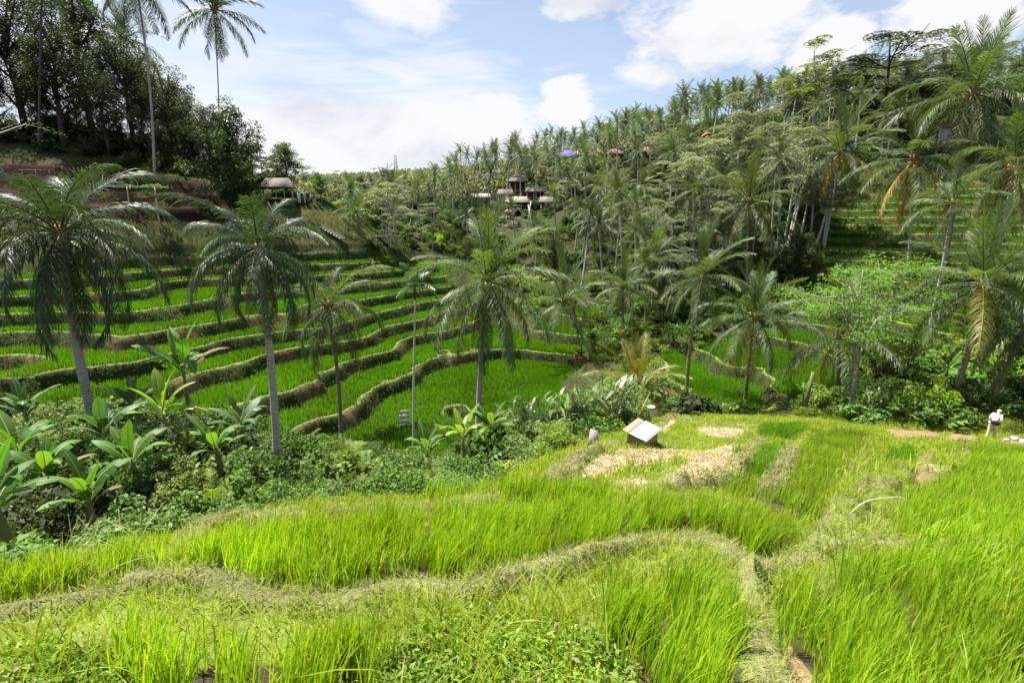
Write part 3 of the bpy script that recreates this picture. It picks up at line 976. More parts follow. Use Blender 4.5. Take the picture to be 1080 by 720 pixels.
grassy(1.5, 9, 420, 8, 0.03, 0.065, 0.008, 2, 'bund_grass', M['bundgrass'], 'cut grey-green grass on the winding earth ridges in front', t_bund, 0.9)
grassy(9, 33, 90, 6, 0.06, 0.13, 0.022, 2, 'bund_grass', M['bundgrass'], 'cut green grass on the ridges further down the slope', t_bund, 0.8)


def t_dry(px, py, Tn):
    m_ = np.zeros(px.shape, bool)
    for pl in DRY:
        m_ |= in_poly(px, py, pl)
    return m_ & (Tn['w'] < 0.5)


grassy(9, 33, 60, 6, 0.07, 0.11, 0.022, 2, 'straw_stubble', M['straw'], 'dry straw stubble in the harvested plots beside the small hut', t_dry, 0.9, 'stubble')


# creeping weeds: small leaves
def leaf_quads(cent, size, up=0.6, asp=0.5, dirs=None):
    n = len(cent)
    d = rng.normal(0, 1, (n, 3)) if dirs is None else dirs + rng.normal(0, 0.35, (n, 3))
    nrm = rng.normal(0, 1, (n, 3)) * (1 - up) + np.array([0, 0, 1.0]) * up
    nrm /= np.linalg.norm(nrm, axis=1)[:, None] + 1e-9
    d = d - nrm * (d * nrm).sum(1)[:, None]
    d /= np.linalg.norm(d, axis=1)[:, None] + 1e-9
    sd = np.cross(nrm, d)
    sz = (size * rng.uniform(0.6, 1.35, n))[:, None]
    v = np.zeros((n, 4, 3))
    v[:, 0] = cent - d * sz * 0.5
    v[:, 1] = cent + sd * sz * asp * 0.5 + nrm * sz * 0.10
    v[:, 2] = cent + d * sz * 0.5 - nrm * sz * 0.12
    v[:, 3] = cent - sd * sz * asp * 0.5 + nrm * sz * 0.10
    return v.reshape(-1, 3), np.arange(n * 4).reshape(-1, 4)


def t_weeds(px, py, Tn):
    m_ = np.zeros(px.shape, bool)
    for pl in WEEDS:
        m_ |= in_poly(px, py, pl)
    return m_ & (Tn['w'] < 0.5)


c = near_sites(1.4, 5, 1500, t_weeds)
c = np.repeat(c, 3, 0) + rng.normal(0, 0.03, (len(c) * 3, 3)) * np.array([1, 1, 0.3])
c[:, 2] += rng.uniform(0.0, 0.12, len(c)) * (0.4 + fbm(c[:, 0] * 2, c[:, 1] * 2, 77))
v, q = leaf_quads(c, 0.05, 0.45, 0.36)
tag(link('weeds', make_mesh('weeds', v, q), M['weed']), 'low leafy weeds covering the nearest mound', 'weeds', kind='stuff')
grassy(1.4, 5, 70, 3, 0.05, 0.42, 0.010, 4, 'long_grass', M['grass'], 'scattered long grass blades standing in the nearest weeds', t_weeds, 0.6)

# a few long pale stalks on the left end of the front ridge
TALL = [[(20, 650), (60, 585), (150, 575), (210, 600), (160, 625)], [(900, 545), (960, 545), (960, 590), (900, 590)]]


def t_tall(px, py, Tn):
    m_ = np.zeros(px.shape, bool)
    for pl in TALL:
        m_ |= in_poly(px, py, pl)
    return m_ & (Tn['w'] < 0.5)


grassy(1.6, 10, 14, 3, 0.05, 0.5, 0.010, 5, 'long_grass', M['bundgrass'], 'long arching pale grass blades along the front ridge', t_tall, 0.85)

# rice and weeds on the far terraces
print('valley rice')


def valley_pts(n, x0, x1, y0, y1):
    x = rng.uniform(x0, x1, n)
    y = rng.uniform(y0, y1, n)
    Tn = terrain(x, y)
    px, py, dep = project(x, y, Tn['H'])
    vis = (px > -70) & (px < 1150) & (py > 120)
    return x, y, Tn, px, py, dep, vis


def valley_rice(n, box, label, tint, far_mat):
    x, y, Tn, px, py, dep, vis = valley_pts(n, *box)
    fallow = fbm(Tn['n'] * 7.3 + x * 0.03, y * 0.03, 91, 1)
    k = vis & (Tn['T'] > 0.6) & (Tn['f'] > 1.01) & (Tn['f'] < 1.98)
    b = np.stack([x[k], y[k], Tn['H'][k] - 0.02], 1)
    d = dep[k]
    b = np.repeat(b, 4, 0) + rng.normal(0, 0.10, (len(b) * 4, 3)) * np.array([1, 1, 0])
    d = np.repeat(d, 4)
    nn = len(b)
    h = rng.uniform(0.8, 1.15, nn) * 0.60
    az = rng.uniform(0, 2 * np.pi, nn)
    ln = np.abs(rng.normal(0.12, 0.14, nn))
    me = blades_mesh('rice', b, h, np.cos(az) * ln, np.sin(az) * ln, 0.026 + d * 0.0009 * rng.uniform(0.7, 1.3, nn), 2)
    tag(link('rice', me, far_mat), label, 'rice', kind='stuff')


valley_rice(120000, (-62, 4, 30, 118), 'deep green rice in the curved terraces across the valley', 0, M['rice_far'])
valley_rice(50000, (2, 20, 38, 95), 'green rice in the small terraces round the stream', 0, M['rice_far'])
valley_rice(100000, (14, 95, 38, 112), 'green rice in the stepped paddies behind the palms on the right', 0, M['rice_far'])

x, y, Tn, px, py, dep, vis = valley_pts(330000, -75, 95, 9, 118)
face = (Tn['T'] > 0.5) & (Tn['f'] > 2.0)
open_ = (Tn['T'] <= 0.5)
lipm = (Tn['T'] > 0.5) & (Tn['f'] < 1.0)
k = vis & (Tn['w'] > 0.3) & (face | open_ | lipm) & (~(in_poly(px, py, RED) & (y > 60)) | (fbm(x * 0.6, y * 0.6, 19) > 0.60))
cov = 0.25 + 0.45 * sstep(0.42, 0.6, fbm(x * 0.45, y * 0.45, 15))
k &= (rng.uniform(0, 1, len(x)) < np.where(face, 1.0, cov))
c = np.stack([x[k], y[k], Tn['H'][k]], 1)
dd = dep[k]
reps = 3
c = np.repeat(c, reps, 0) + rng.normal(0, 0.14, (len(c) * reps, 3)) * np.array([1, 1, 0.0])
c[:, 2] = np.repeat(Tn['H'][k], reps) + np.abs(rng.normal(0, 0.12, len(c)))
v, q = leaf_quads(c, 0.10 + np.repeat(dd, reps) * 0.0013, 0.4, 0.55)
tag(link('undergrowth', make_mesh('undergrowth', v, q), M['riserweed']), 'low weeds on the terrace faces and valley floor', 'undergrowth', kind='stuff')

# ------------------------------------------------------------------ palms
print('palms')


def frond_arrays(L, e0, droop, npairs, lw, ll, seg, vang, sag, lr, twist=0.0, bend=0.0, fwdk=1.0):
    """one pinnate frond growing from the origin towards +X; e0 = start elevation in radians"""
    n = 16
    s = np.linspace(0, 1, n)
    el = e0 - droop * s ** 1.35
    az = bend * s ** 1.5
    st = L / (n - 1)
    d = np.stack([np.cos(el) * np.cos(az), np.cos(el) * np.sin(az), np.sin(el)], 1)
    P = np.vstack([[0, 0, 0], np.cumsum((d[:-1] + d[1:]) * 0.5 * st, 0)])
    rr = np.interp(s, [0, 0.1, 1], [0.055, 0.035, 0.006]) * L / 4.2
    mb = MB().tube(P, rr, 4, False)
    t = np.linspace(0.10, 0.995, npairs) + lr.normal(0, 0.004, npairs)
    t = np.clip(t, 0.08, 1)
    base = np.stack([np.interp(t, s, P[:, k]) for k in range(3)], 1)
    T = np.stack([np.interp(t, s, d[:, k]) for k in range(3)], 1)
    T /= np.linalg.norm(T, axis=1)[:, None]
    side0 = np.cross(T, np.array([0, 0, 1.0]) + 0.001)
    side0 /= np.linalg.norm(side0, axis=1)[:, None]
    up0 = np.cross(side0, T)
    prof = np.interp(t, [0.08, 0.2, 0.45, 0.75, 0.92, 1.0], [0.55, 0.85, 1.0, 0.86, 0.55, 0.32])
    for sg in (-1, 1):
        ln = ll * prof * lr.uniform(0.78, 1.08, npairs)
        fwd = np.interp(t, [0, 1], [0.45, 1.25]) * fwdk + lr.normal(0, 0.13, npairs)
        va = vang + lr.normal(0, 0.20, npairs) - (lr.uniform(0, 1, npairs) < 0.08) * 0.7
        D = (sg * side0 * np.cos(va)[:, None] + up0 * np.sin(va)[:, None]) + T * fwd[:, None]
        D /= np.linalg.norm(D, axis=1)[:, None]
        pts = [base]
        dirv_ = D.copy()
        for k in range(seg):
            dirv_ = dirv_ + np.array([0, 0, -1.0]) * (sag * (k + 0.6) / seg) * lr.uniform(0.7, 1.3, npairs)[:, None]
            dirv_ /= np.linalg.norm(dirv_, axis=1)[:, None]
            pts.append(pts[-1] + dirv_ * (ln / seg)[:, None])
        wv = np.cross(D, up0)
        wv = T * 0.9 + up0 * 0.25
        vv = np.zeros((npairs, 2 * seg + 1, 3))
        for k in range(seg):
            wk = lw * (0.65 if k == 0 else 1.0 - 0.25 * k / seg) * 0.5
            vv[:, 2 * k] = pts[k] - wv * wk
            vv[:, 2 * k + 1] = pts[k] + wv * wk
        vv[:, 2 * seg] = pts[seg]
        si = np.arange(npairs)[:, None] * (2 * seg + 1)
        qd = [si + np.array([[2 * k, 2 * k + 1, 2 * k + 3, 2 * k + 2]]) for k in range(seg - 1)]
        mb.add(vv.reshape(-1, 3), np.concatenate(qd, 0) if qd else None, si + np.array([[2 * seg - 2, 2 * seg - 1, 2 * seg]]))
    return mb


ELEVS = [84, 72, 58, 44, 30, 14, -4, -24, -46, -66]
FR = {}


def frond_mesh(kind, bi, var):
    key = (kind, bi, var)
    if key in FR:
        return FR[key]
    lr = np.random.default_rng(hash((kind, bi, var)) % 2 ** 31 if False else (len(kind) * 977 + bi * 31 + var * 7 + 5))
    e0 = R(ELEVS[bi])
    old = bi / 9.0
    if kind == 'droopy':      # heavy, dark, strongly hanging
        mb = frond_arrays(1.0 * 4.2, e0, 0.55 + 1.05 * math.cos(e0) * lr.uniform(0.8, 1.2), 76, 0.052, 1.08, 4, 0.75 - 1.0 * old, 0.4 + 0.7 * old, lr, 0, lr.uniform(-0.45, 0.45), 1.0 + 0.6 * (1 - old))
    elif kind == 'open':
        mb = frond_arrays(1.0 * 4.2, e0, 0.22 + 1.0 * math.cos(e0) * lr.uniform(0.8, 1.2), 72, 0.052, 1.0, 3, 0.85 - 1.1 * old, 0.12 + 0.75 * old, lr, 0, lr.uniform(-0.35, 0.35), 1.0 + 1.5 * max(0, 0.6 - old))
    else:                     # hanging dead frond
        mb = frond_arrays(1.0 * 3.6, R(-62), 0.45, 26, 0.06, 0.55, 2, -0.6, 1.2, lr, 0, lr.uniform(-0.4, 0.4))
    FR[key] = mb.mesh('frond_' + kind)
    return FR[key]


def trunk_mesh(p0, p1, r0, r1, lr, curve=0.06, n=16, sides=9):
    p0, p1 = np.array(p0, float), np.array(p1, float)
    s = np.linspace(0, 1, n)
    P = p0 + (p1 - p0) * s[:, None]
    h = np.linalg.norm(p1 - p0)
    P[:, 0] += np.sin(s * np.pi) * h * curve * lr.uniform(-1, 1)
    P[:, 1] += np.sin(s * np.pi) * h * curve * lr.uniform(-1, 1)
    # leave the ends and lean only as the curve says
    rad_ = r1 + (r0 - r1) * (1 - s) ** 1.3 + r0 * 0.45 * np.exp(-s * h / 0.5)
    rad_ = rad_ * (1 + 0.05 * np.sin(np.arange(n) * 2.4))
    return MB().tube(P, rad_, sides)


def hero_palm(crown, Y, base, fr_px, label, kind='open', mat='palm', trunk='trunk_brown', nf=24, seed=1, r0=0.17, r1=0.11, dead=2, nuts='coconut_green', group=None,
              emax=88, snap=False, crot=0.0, ymat=None, emin=-50, tilt=0.0, ybase=None):
    lr = np.random.default_rng(seed)
    c = at(crown[0], crown[1], Y)
    if snap:
        g__ = ground_at(base[0], base[1], 50, 150)
        Y = g__[1]
        c = at(crown[0], crown[1], Y)
    yb = ybase or Y
    b = at(base[0], base[1], yb)
    bz = Hs(b[0], b[1])
    root = bpy.data.objects.new('coconut_palm', None)
    COL.objects.link(root)
    root.location = (b[0], b[1], bz)
    tag(root, label, 'palm tree', group)
    top = c - np.array([b[0], b[1], bz])
    link('trunk', trunk_mesh((0, 0, -0.4), top, r0, r1, lr, 0.025).mesh('trunk', True), M[trunk], root)
    dep = c[1] * math.cos(PITCH) - c[2] * math.sin(PITCH)
    sc = fr_px * dep / FPX / 3.4
    hb = MB()
    hb.ball((0, 0, -0.05), 0.22, 10, 7, (1, 1, 1.6), 0.5, seed)
    for k in range(9):
        a = k * 2.4 + lr.uniform(0, 1)
        hb.tube([(0.08 * math.cos(a), 0.08 * math.sin(a), -0.3), (0.24 * math.cos(a), 0.24 * math.sin(a), 0.05), (0.40 * math.cos(a), 0.40 * math.sin(a), 0.28)], [0.05, 0.05, 0.02], 5)
    crown_o = link('crown', hb.mesh('crown_heart', True), M['heart'], root, top, None, float(sc))
    crown_o.rotation_euler = (0, tilt, lr.uniform(0, 6.28) + crot)
    g = math.pi * (3 - math.sqrt(5))
    nf = int(nf * (1.25 if kind == 'open' else 1.0))
    for i in range(nf):
        el = emax - (emax - emin) * (i / (nf - 1)) ** 1.2 + lr.normal(0, 4)
        bi = int(np.argmin([abs(e - el) for e in ELEVS]))
        fm = frond_mesh(kind, bi, int(lr.integers(0, 2)))
        mm = ymat if (ymat and i > nf - 5) else mat
        o = bpy.data.objects.new('frond', fm)
        COL.objects.link(o)
        if len(fm.materials) == 0:
            fm.materials.append(M[mat])
        o.parent = crown_o
        o.material_slots[0].link = 'OBJECT'
        o.material_slots[0].material = M[mm]
        a = i * g + lr.normal(0, 0.15)
        o.rotation_euler = (0, R(lr.normal(0, 4)), a)
        o.scale = (float(lr.uniform(0.85, 1.08) * (0.8 if i < 1 else 1)),) * 3
        o.location = (0.06 * math.cos(a), 0.06 * math.sin(a), 0.12 - 0.25 * i / nf)
    for i in range(dead):
        fm = frond_mesh('dead', 9, i % 3)
        o = link('dead_frond', fm, M['palm_dead'], crown_o, (0, 0, -0.25), (0, 0, lr.uniform(0, 6.28)), float(lr.uniform(0.6, 1.0)))
    if nuts:
        mb = MB()
        for k in range(int(lr.integers(5, 10))):
            a = lr.uniform(0, 6.28)
            rr_ = lr.uniform(0.16, 0.34)
            mb.ball((rr_ * math.cos(a), rr_ * math.sin(a), lr.uniform(-0.5, -0.15)), 0.13, 8, 6, (1, 1, 1.2))
        link('coconuts', mb.mesh('coconuts', True), M[nuts], crown_o)
    return root


HP = dict()
hero_palm((64, 246), 22, (106, 475), 101, 'large dark coconut palm with drooping fronds at the left edge above the banana plants', 'droopy', 'palm_dark_shade', 'trunk_grey', 31, 11, 0.21, 0.16, 5, None, emin=-64, emax=62, crot=1.9)
hero_palm((272, 262), 16.5, (294, 524), 77, 'dark coconut palm with a bare grey trunk standing behind the near rice edge', 'droopy', 'palm_dark_shade', 'trunk_grey', 26, 23, 0.145, 0.105, 3, None, emin=-58, emax=66, crot=0.6)
hero_palm((346, 322), 40, (352, 372), 62, 'low grey-green coconut palm on the terraces half hidden by the dark palm', 'droopy', 'palm', 'trunk_brown', 18, 5, 0.16, 0.14, 2, None, emin=-30, emax=62)
hero_palm((513, 296), 33, (503, 462), 80, 'tall coconut palm with raised fronds in the middle of the valley', 'open', 'palm', 'trunk_grey', 25, 8, 0.20, 0.15, 4, 'coconut_green', emin=-60)
hero_palm((594, 318), 62, (624, 390), 44, 'coconut palm leaning to the left over the stream by the red streamers', 'open', 'palm', 'trunk_grey', 18, 31, 0.16, 0.12, 1, None, emin=-45)
hero_palm((657, 303), 64, (659, 372), 36, 'short-crowned coconut palm at the foot of the grove beside the stream', 'open', 'palm', 'trunk_grey', 20, 32, 0.16, 0.12, 2, None, emin=-50)
hero_palm((691, 270), 70, (686, 356), 38, 'coconut palm behind the shrubs with its white trunk leaning at the grove edge', 'open', 'palm', 'trunk_grey', 20, 33, 0.16, 0.12, 1, None, emin=-45)
hero_palm((741, 292), 38, (725, 432), 50, 'coconut palm with mossy trunk rising beside the small harvested plots', 'open', 'palm', 'trunk_moss', 20, 34, 0.16, 0.11, 1, None, emin=-45)
hero_palm((796, 334), 42, (787, 412), 56, 'coconut palm with hanging yellowish lower fronds and dark mossy trunk above the right paddies', 'open', 'palm', 'trunk_moss', 21, 35, 0.17, 0.13, 2, None, ymat='palm_yellow', emin=-55)
hero_palm((790, 212), 72, (789, 300), 50, 'grey-green coconut palm in front of the pale layered trees', 'open', 'palm', 'trunk_grey', 22, 36, 0.18, 0.13, 3, None, ymat='palm_yellow', emin=-62)
hero_palm((884, 352), 41, (884, 425), 62, 'coconut palm with orange nuts tucked behind the feathery tree', 'open', 'palm', 'trunk_brown', 21, 37, 0.17, 0.13, 3, 'coconut', ymat='palm_yellow', emin=-50)
hero_palm((886, 160), 76, (868, 268), 48, 'coconut palm with one ochre frond above the tall white trunks', 'open', 'palm', 'trunk_grey', 22, 38, 0.17, 0.13, 2, None, ymat='palm_ochre', emin=-50)
hero_palm((966, 168), 66, (962, 262), 56, 'coconut palm with ochre dying fronds in front of the upper stepped paddies', 'open', 'palm', 'trunk_grey', 22, 39, 0.18, 0.13, 3, 'coconut', ymat='palm_ochre', emin=-62)
hero_palm((1026, 98), 62, (1014, 190), 62, 'big coconut palm with a brown skirt below the house roof on the right slope', 'open', 'palm', 'trunk_brown', 26, 40, 0.19, 0.15, 7, 'coconut', emin=-60)
hero_palm((1005, 214), 52, (992, 282), 46, 'small ragged coconut palm leaning before the upper paddies', 'open', 'palm', 'trunk_grey', 13, 41, 0.15, 0.12, 3, None, emin=-35)
hero_palm((1070, 172), 56, (1052, 258), 62, 'coconut palm with purple-brown skirt and pale trunk beside the black shelter', 'open', 'palm', 'trunk_grey', 20, 42, 0.18, 0.14, 5, 'coconut', ymat='palm_yellow', emin=-50)
hero_palm((1037, 298), 31, (1003, 418), 76, 'bright coconut palm leaning to the right above the lime bush', 'open', 'palm', 'trunk_brown', 22, 43, 0.16, 0.12, 2, 'coconut', ymat='palm_yellow', emin=-58)
hero_palm((1082, 342), 31, (1040, 446), 68, 'coconut palm leaning out of frame just above the woman', 'open', 'palm', 'trunk_brown', 20, 44, 0.16, 0.12, 2, None, emin=-50)
hero_palm((670, 408), 44, (671, 418), 52, 'young trunkless coconut palm among the shrubs behind the small hut', 'open', 'palm_yellow', 'trunk_moss', 15, 45, 0.16, 0.14, 0, None, emin=0)
hero_palm((226, 10), 88, (229, 172), 44, 'very tall slender palm standing alone against the sky on the left ridge', 'open', 'palm_dark_shade', 'trunk_dark', 20, 46, 0.17, 0.12, 0, None, emin=-60, snap=True)
hero_palm((143, -22), 82, (163, 186), 50, 'tall pale-trunked palm in front of the dark wood with its crown above the frame', 'open', 'palm_dark_shade', 'trunk_grey', 22, 47, 0.20, 0.15, 0, None, emin=-55, snap=True)
hero_palm((45, -40), 80, (40, 158), 50, 'straight tall palm at the left end of the red-earth terraces', 'open', 'palm_dark_shade', 'trunk_dark', 20, 48, 0.20, 0.15, 0, None, emin=-50, snap=True)
hero_palm((130, 40), 92, (131, 140), 40, 'thin dark palm within the left wood between two taller trunks', 'open', 'palm_dark_shade', 'trunk_dark', 16, 49, 0.14, 0.10, 0, None, emin=-50, snap=True)
hero_palm((440, 330), 88, (443, 352), 26, 'low palm bush on the far terraces', 'open', 'palm', 'trunk_brown', 14, 50, 0.14, 0.12, 0, None, emin=-20) if False else None


# areca palm: thin white trunk, small dark tuft
def areca(crown, Y, base, fr_px, label, seed):
    lr = np.random.default_rng(seed)
    c = at(crown[0], crown[1], Y)
    b = at(base[0], base[1], Y)
    bz = Hs(b[0], b[1])
    root = bpy.data.objects.new('areca_palm', None)
    COL.objects.link(root)
    root.location = (b[0], b[1], bz)
    tag(root, label, 'palm tree')
    top = c - np.array([b[0], b[1], bz])
    link('trunk', trunk_mesh((0, 0, -0.4), top - np.array([0, 0, 0.9]), 0.085, 0.06, lr, 0.01).mesh('trunk', True), M['trunk_white'], root)
    link('crownshaft', MB().tube([top - np.array([0, 0, 0.95]), top - np.array([0, 0, 0.5]), top + np.array([0, 0, 0.1])], [0.07, 0.10, 0.05], 9).mesh('crownshaft', True), M['areca'], root)
    mb = MB()
    for i in range(10):
        el = 80 - 105 * i / 9 + lr.normal(0, 6)
        f_ = frond_arrays(1.75, R(el), 0.9, 26, 0.075, 0.62, 3, 0.3, 0.5, lr, 0, lr.uniform(-0.3, 0.3))
        v = np.vstack(f_.v)
        a = i * 2.4
        ca, sa = math.cos(a), math.sin(a)
        v = v @ np.array([[ca, -sa, 0], [sa, ca, 0], [0, 0, 1]]).T + top
        mb.add(v, np.vstack(f_.q), np.vstack(f_.t))
    link('crown', mb.mesh('crown'), M['areca'], root)


areca((437, 300), 32, (435, 492), 30, 'slender areca palm with a thin white trunk in front of the stacked terraces', 61)


# grove palms: light meshes shared between many individuals
def far_crown(seed, nf=22, npairs=30, emin=-55, droop=0.9):
    lr = np.random.default_rng(seed)
    mb = MB()
    for i in range(nf):
        el = 86 - (86 - emin) * (i / (nf - 1)) ** 1.1 + lr.normal(0, 6)
        e0 = R(el)
        f_ = frond_arrays(lr.uniform(3.4, 4.3) * (0.75 if i < 2 else 1), e0, 0.25 + droop * math.cos(e0) * lr.uniform(0.8, 1.2), npairs, 0.085, 0.82, 2, 0.6 - 0.9 * i / nf, 0.55, lr, 0, lr.uniform(-0.35, 0.35))
        v = np.vstack(f_.v)
        a = i * 2.3999 + lr.normal(0, 0.2)
        ca, sa = math.cos(a), math.sin(a)
        v = v @ np.array([[ca, -sa, 0], [sa, ca, 0], [0, 0, 1]]).T
        mb.add(v, np.vstack(f_.q) if f_.q else None, np.vstack(f_.t))
    return mb.mesh('crown')


CROWNS = [far_crown(200 + i, [20, 24, 18, 22, 26, 16][i], 30, [-60, -50, -40, -65, -55, -30][i], [0.9, 1.1, 0.7, 1.0, 0.9, 0.8][i]) for i in range(6)]
TRUNKS = []
for i in range(4):
    lr = np.random.default_rng(300 + i)
    TRUNKS.append(trunk_mesh((0, 0, -0.06), (lr.uniform(-0.06, 0.06), lr.uniform(-0.06, 0.06), 1.0), 0.018, 0.012, lr, 0.03, 10, 7).mesh('trunk', True))
PALM_MATS = ['palm', 'palm', 'palm_grey', 'palm', 'palm_dark_shade', 'palm_grey', 'palm', 'palm_dark_shade']
SKIRT = {}


def grove_palm(x, y, z, h, sc, label, group, lr):
    root = bpy.data.objects.new('coconut_palm', None)
    COL.objects.link(root)
    root.location = (x, y, z)
    root.rotation_euler = (lr.normal(0, 0.07), lr.normal(0, 0.07), lr.uniform(0, 6.28))
    tag(root, label, 'palm tree', group)
    tm = TRUNKS[int(lr.integers(0, 4))]
    t = link('trunk', tm, M['trunk_far'], root)
    t.scale = (h * 0.8, h * 0.8, h)
    tv = tm.vertices[len(tm.vertices) - 1].co
    top = (tv.x * h * 0.8, tv.y * h * 0.8, tv.z * h)
    ci = int(lr.integers(0, 6))
    mname = PALM_MATS[int(lr.integers(0, 8))]
    cm = CROWNS[ci]
    c_ = link('crown', cm, M['palm'], root, top, (lr.normal(0, 0.12), lr.normal(0, 0.12), lr.uniform(0, 6.28)), float(sc))
    c_.material_slots[0].link = 'OBJECT'
    c_.material_slots[0].material = M[mname]
    return root


# ------------------------------------------------------------------ trees
print('trees')


def limb_path(a, b, lr, up=0.25, n=7, wig=0.06):
    a, b = np.array(a, float), np.array(b, float)
    s = np.linspace(0, 1, n)
    L = np.linalg.norm(b - a)
    ctrl = (a + b) / 2 + np.array([0, 0, L * up * -0.5]) + lr.normal(0, L * wig, 3)
    return ((1 - s) ** 2)[:, None] * a + (2 * s * (1 - s))[:, None] * ctrl + (s ** 2)[:, None] * b


def tree_meshes(seed, h, rc, kind, leaf, nleaf, nl=11, ns=5):
    """returns (wood mesh, leaf mesh) of a tree of height h, crown radius rc"""
    global rng
    lr = np.random.default_rng(seed)
    wood, cents, cr = MB(), [], []
    if kind == 'flat':        # tall pale stem forking into level, feathery layers
        fork = h * lr.uniform(0.42, 0.55)
        top = np.array([lr.normal(0, h * 0.03), lr.normal(0, h * 0.03), h * 0.93])
        stem = limb_path((0, 0, -0.4), top, lr, 0, 12, 0.03)
        wood.tube(stem, np.linspace(h * 0.015, h * 0.003, 12), 8)
        for k in range(4):
            cents.append(stem[11] + np.array([lr.normal(0, rc * 0.12), lr.normal(0, rc * 0.12), lr.uniform(0, h * 0.03)]))
            cr.append((rc * 0.24, 0.1))
        for i in range(nl):
            s0 = lr.uniform(fork / h, 0.9)
            p0 = stem[int(s0 * 11)]
            a = i * 2.4 + lr.normal(0, 0.3)
            reach = rc * lr.uniform(0.5, 1.05)
            tip = np.array([math.cos(a) * reach, math.sin(a) * reach, p0[2] + h * lr.uniform(0.06, 0.22)])
            tip[2] = min(tip[2], h)
            P = limb_path(p0, tip, lr, 0.3)
            wood.tube(P, np.linspace(h * 0.006, h * 0.0015, 7), 5, False)
            for k in range(ns):
                t = lr.uniform(0.45, 1.0)
                q_ = P[int(t * 6)] + np.array([lr.normal(0, rc * 0.22), lr.normal(0, rc * 0.22), lr.uniform(0.0, h * 0.05)])
                wood.tube(limb_path(P[int(t * 5)], q_, lr, 0.2, 4), [h * 0.002, h * 0.0016, h * 0.001, h * 0.0006], 4, False)
                cents.append(q_)
                cr.append((rc * lr.uniform(0.17, 0.30), 0.09))
    elif kind == 'open':      # thin crown of level sprays, sparse
        fork = np.array([h * 0.02, 0, h * 0.30])
        stem = limb_path((0, 0, -0.3), fork, lr, 0, 6, 0.02)
        wood.tube(stem, np.linspace(h * 0.0125, h * 0.0095, 6), 9)
        leaders = []
        for tipk in ((-rc * 0.16, 0.1, h * 0.86), (rc * 0.36, -0.1, h * 0.80), (rc * 0.05, rc * 0.3, h * 0.7)):
            lp = limb_path(fork, tipk, lr, 0.12, 10, 0.03)
            wood.tube(lp, np.linspace(h * 0.0080, h * 0.0022, 10), 7)
            leaders.append(lp)
        for i in range(nl):
            a = i * 2.4 + lr.normal(0, 0.25)
            p0 = leaders[i % 3][int(lr.integers(3, 10))]
            reach = rc * lr.uniform(0.35, 1.0)
            tip = np.array([p0[0] + math.cos(a) * reach * 0.85, p0[1] + math.sin(a) * reach * 0.85, max(p0[2] + h * 0.03, h * lr.uniform(0.42, 0.98))])
            P = limb_path(p0, tip, lr, 0.1)
            wood.tube(P, np.linspace(h * 0.0036, h * 0.0008, 7), 6, False)
            cents.append(P[6])
            cr.append((rc * 0.2, 0.4))
            for k in range(ns):
                t = lr.uniform(0.4, 1.0)
                q_ = P[int(t * 6)] + np.array([lr.normal(0, rc * 0.20), lr.normal(0, rc * 0.20), lr.normal(0, h * 0.06)])
                wood.tube(limb_path(P[int(t * 5)], q_, lr, 0.2, 4), [h * 0.003, h * 0.0022, h * 0.0015, h * 0.0008], 4, False)
                cents.append(q_)
                cr.append((rc * lr.uniform(0.14, 0.24), 0.4))
    else:                     # dense rounded crown
        hb = h * (lr.uniform(0.36, 0.48) if kind == 'tall' else lr.uniform(0.22, 0.34))
        stem = limb_path((0, 0, -0.4), (lr.normal(0, rc * 0.1), lr.normal(0, rc * 0.1), h * 0.8), lr, 0, 10, 0.03)
        wood.tube(stem, np.linspace(h * 0.024, h * 0.006, 10), 8)
        for i in range(nl):
            a = i * 2.4 + lr.normal(0, 0.3)
            zz = hb + (h - hb) * ((i + 0.5) / nl) ** 0.8
            k_ = (zz - hb) / (h - hb)
            reach = rc * (math.sin(math.pi * (0.18 + 0.74 * k_))) * lr.uniform(0.65, 1.1)
            p0 = stem[min(9, int(10 * max(0.2, (zz - h * 0.18) / h)))]
            tip = np.array([math.cos(a) * reach, math.sin(a) * reach, zz * 0.98])
            P = limb_path(p0, tip, lr, 0.3)
            wood.tube(P, np.linspace(h * 0.010, h * 0.0025, 7), 5, False)
            for k in range(ns):
                t = lr.uniform(0.35, 1.0)
                q_ = P[int(t * 6)] + lr.normal(0, rc * 0.20, 3)
                wood.tube(limb_path(P[int(t * 5)], q_, lr, 0.2, 4), [h * 0.004, h * 0.003, h * 0.002, h * 0.001], 4, False)
                cents.append(q_)
                cr.append((rc * lr.uniform(0.16, 0.30), 0.75))
    cents = np.array(cents)
    per = max(8, nleaf // len(cents))
    P = []
    for c_, (r_, fl) in zip(cents, cr):
        d = lr.normal(0, 1, (per, 3))
        d /= np.linalg.norm(d, axis=1)[:, None]
        rr_ = lr.uniform(0.25, 1.0, per) ** 0.6
        d = d * rr_[:, None] * r_ * np.array([1, 1, fl])
        if kind == 'flat':
            d[:, 2] -= (d[:, 0] ** 2 + d[:, 1] ** 2) / (r_ * 3.2)
        P.append(c_ + d)
    P = np.vstack(P)
    sv = rng
    rng = lr
    v, q = leaf_quads(P, leaf, {'flat': 0.88, 'open': 0.75, 'round': 0.45, 'tall': 0.45}[kind], 0.5)
    rng = sv
    return wood.mesh('wood', True), make_mesh('leaves', v, q)


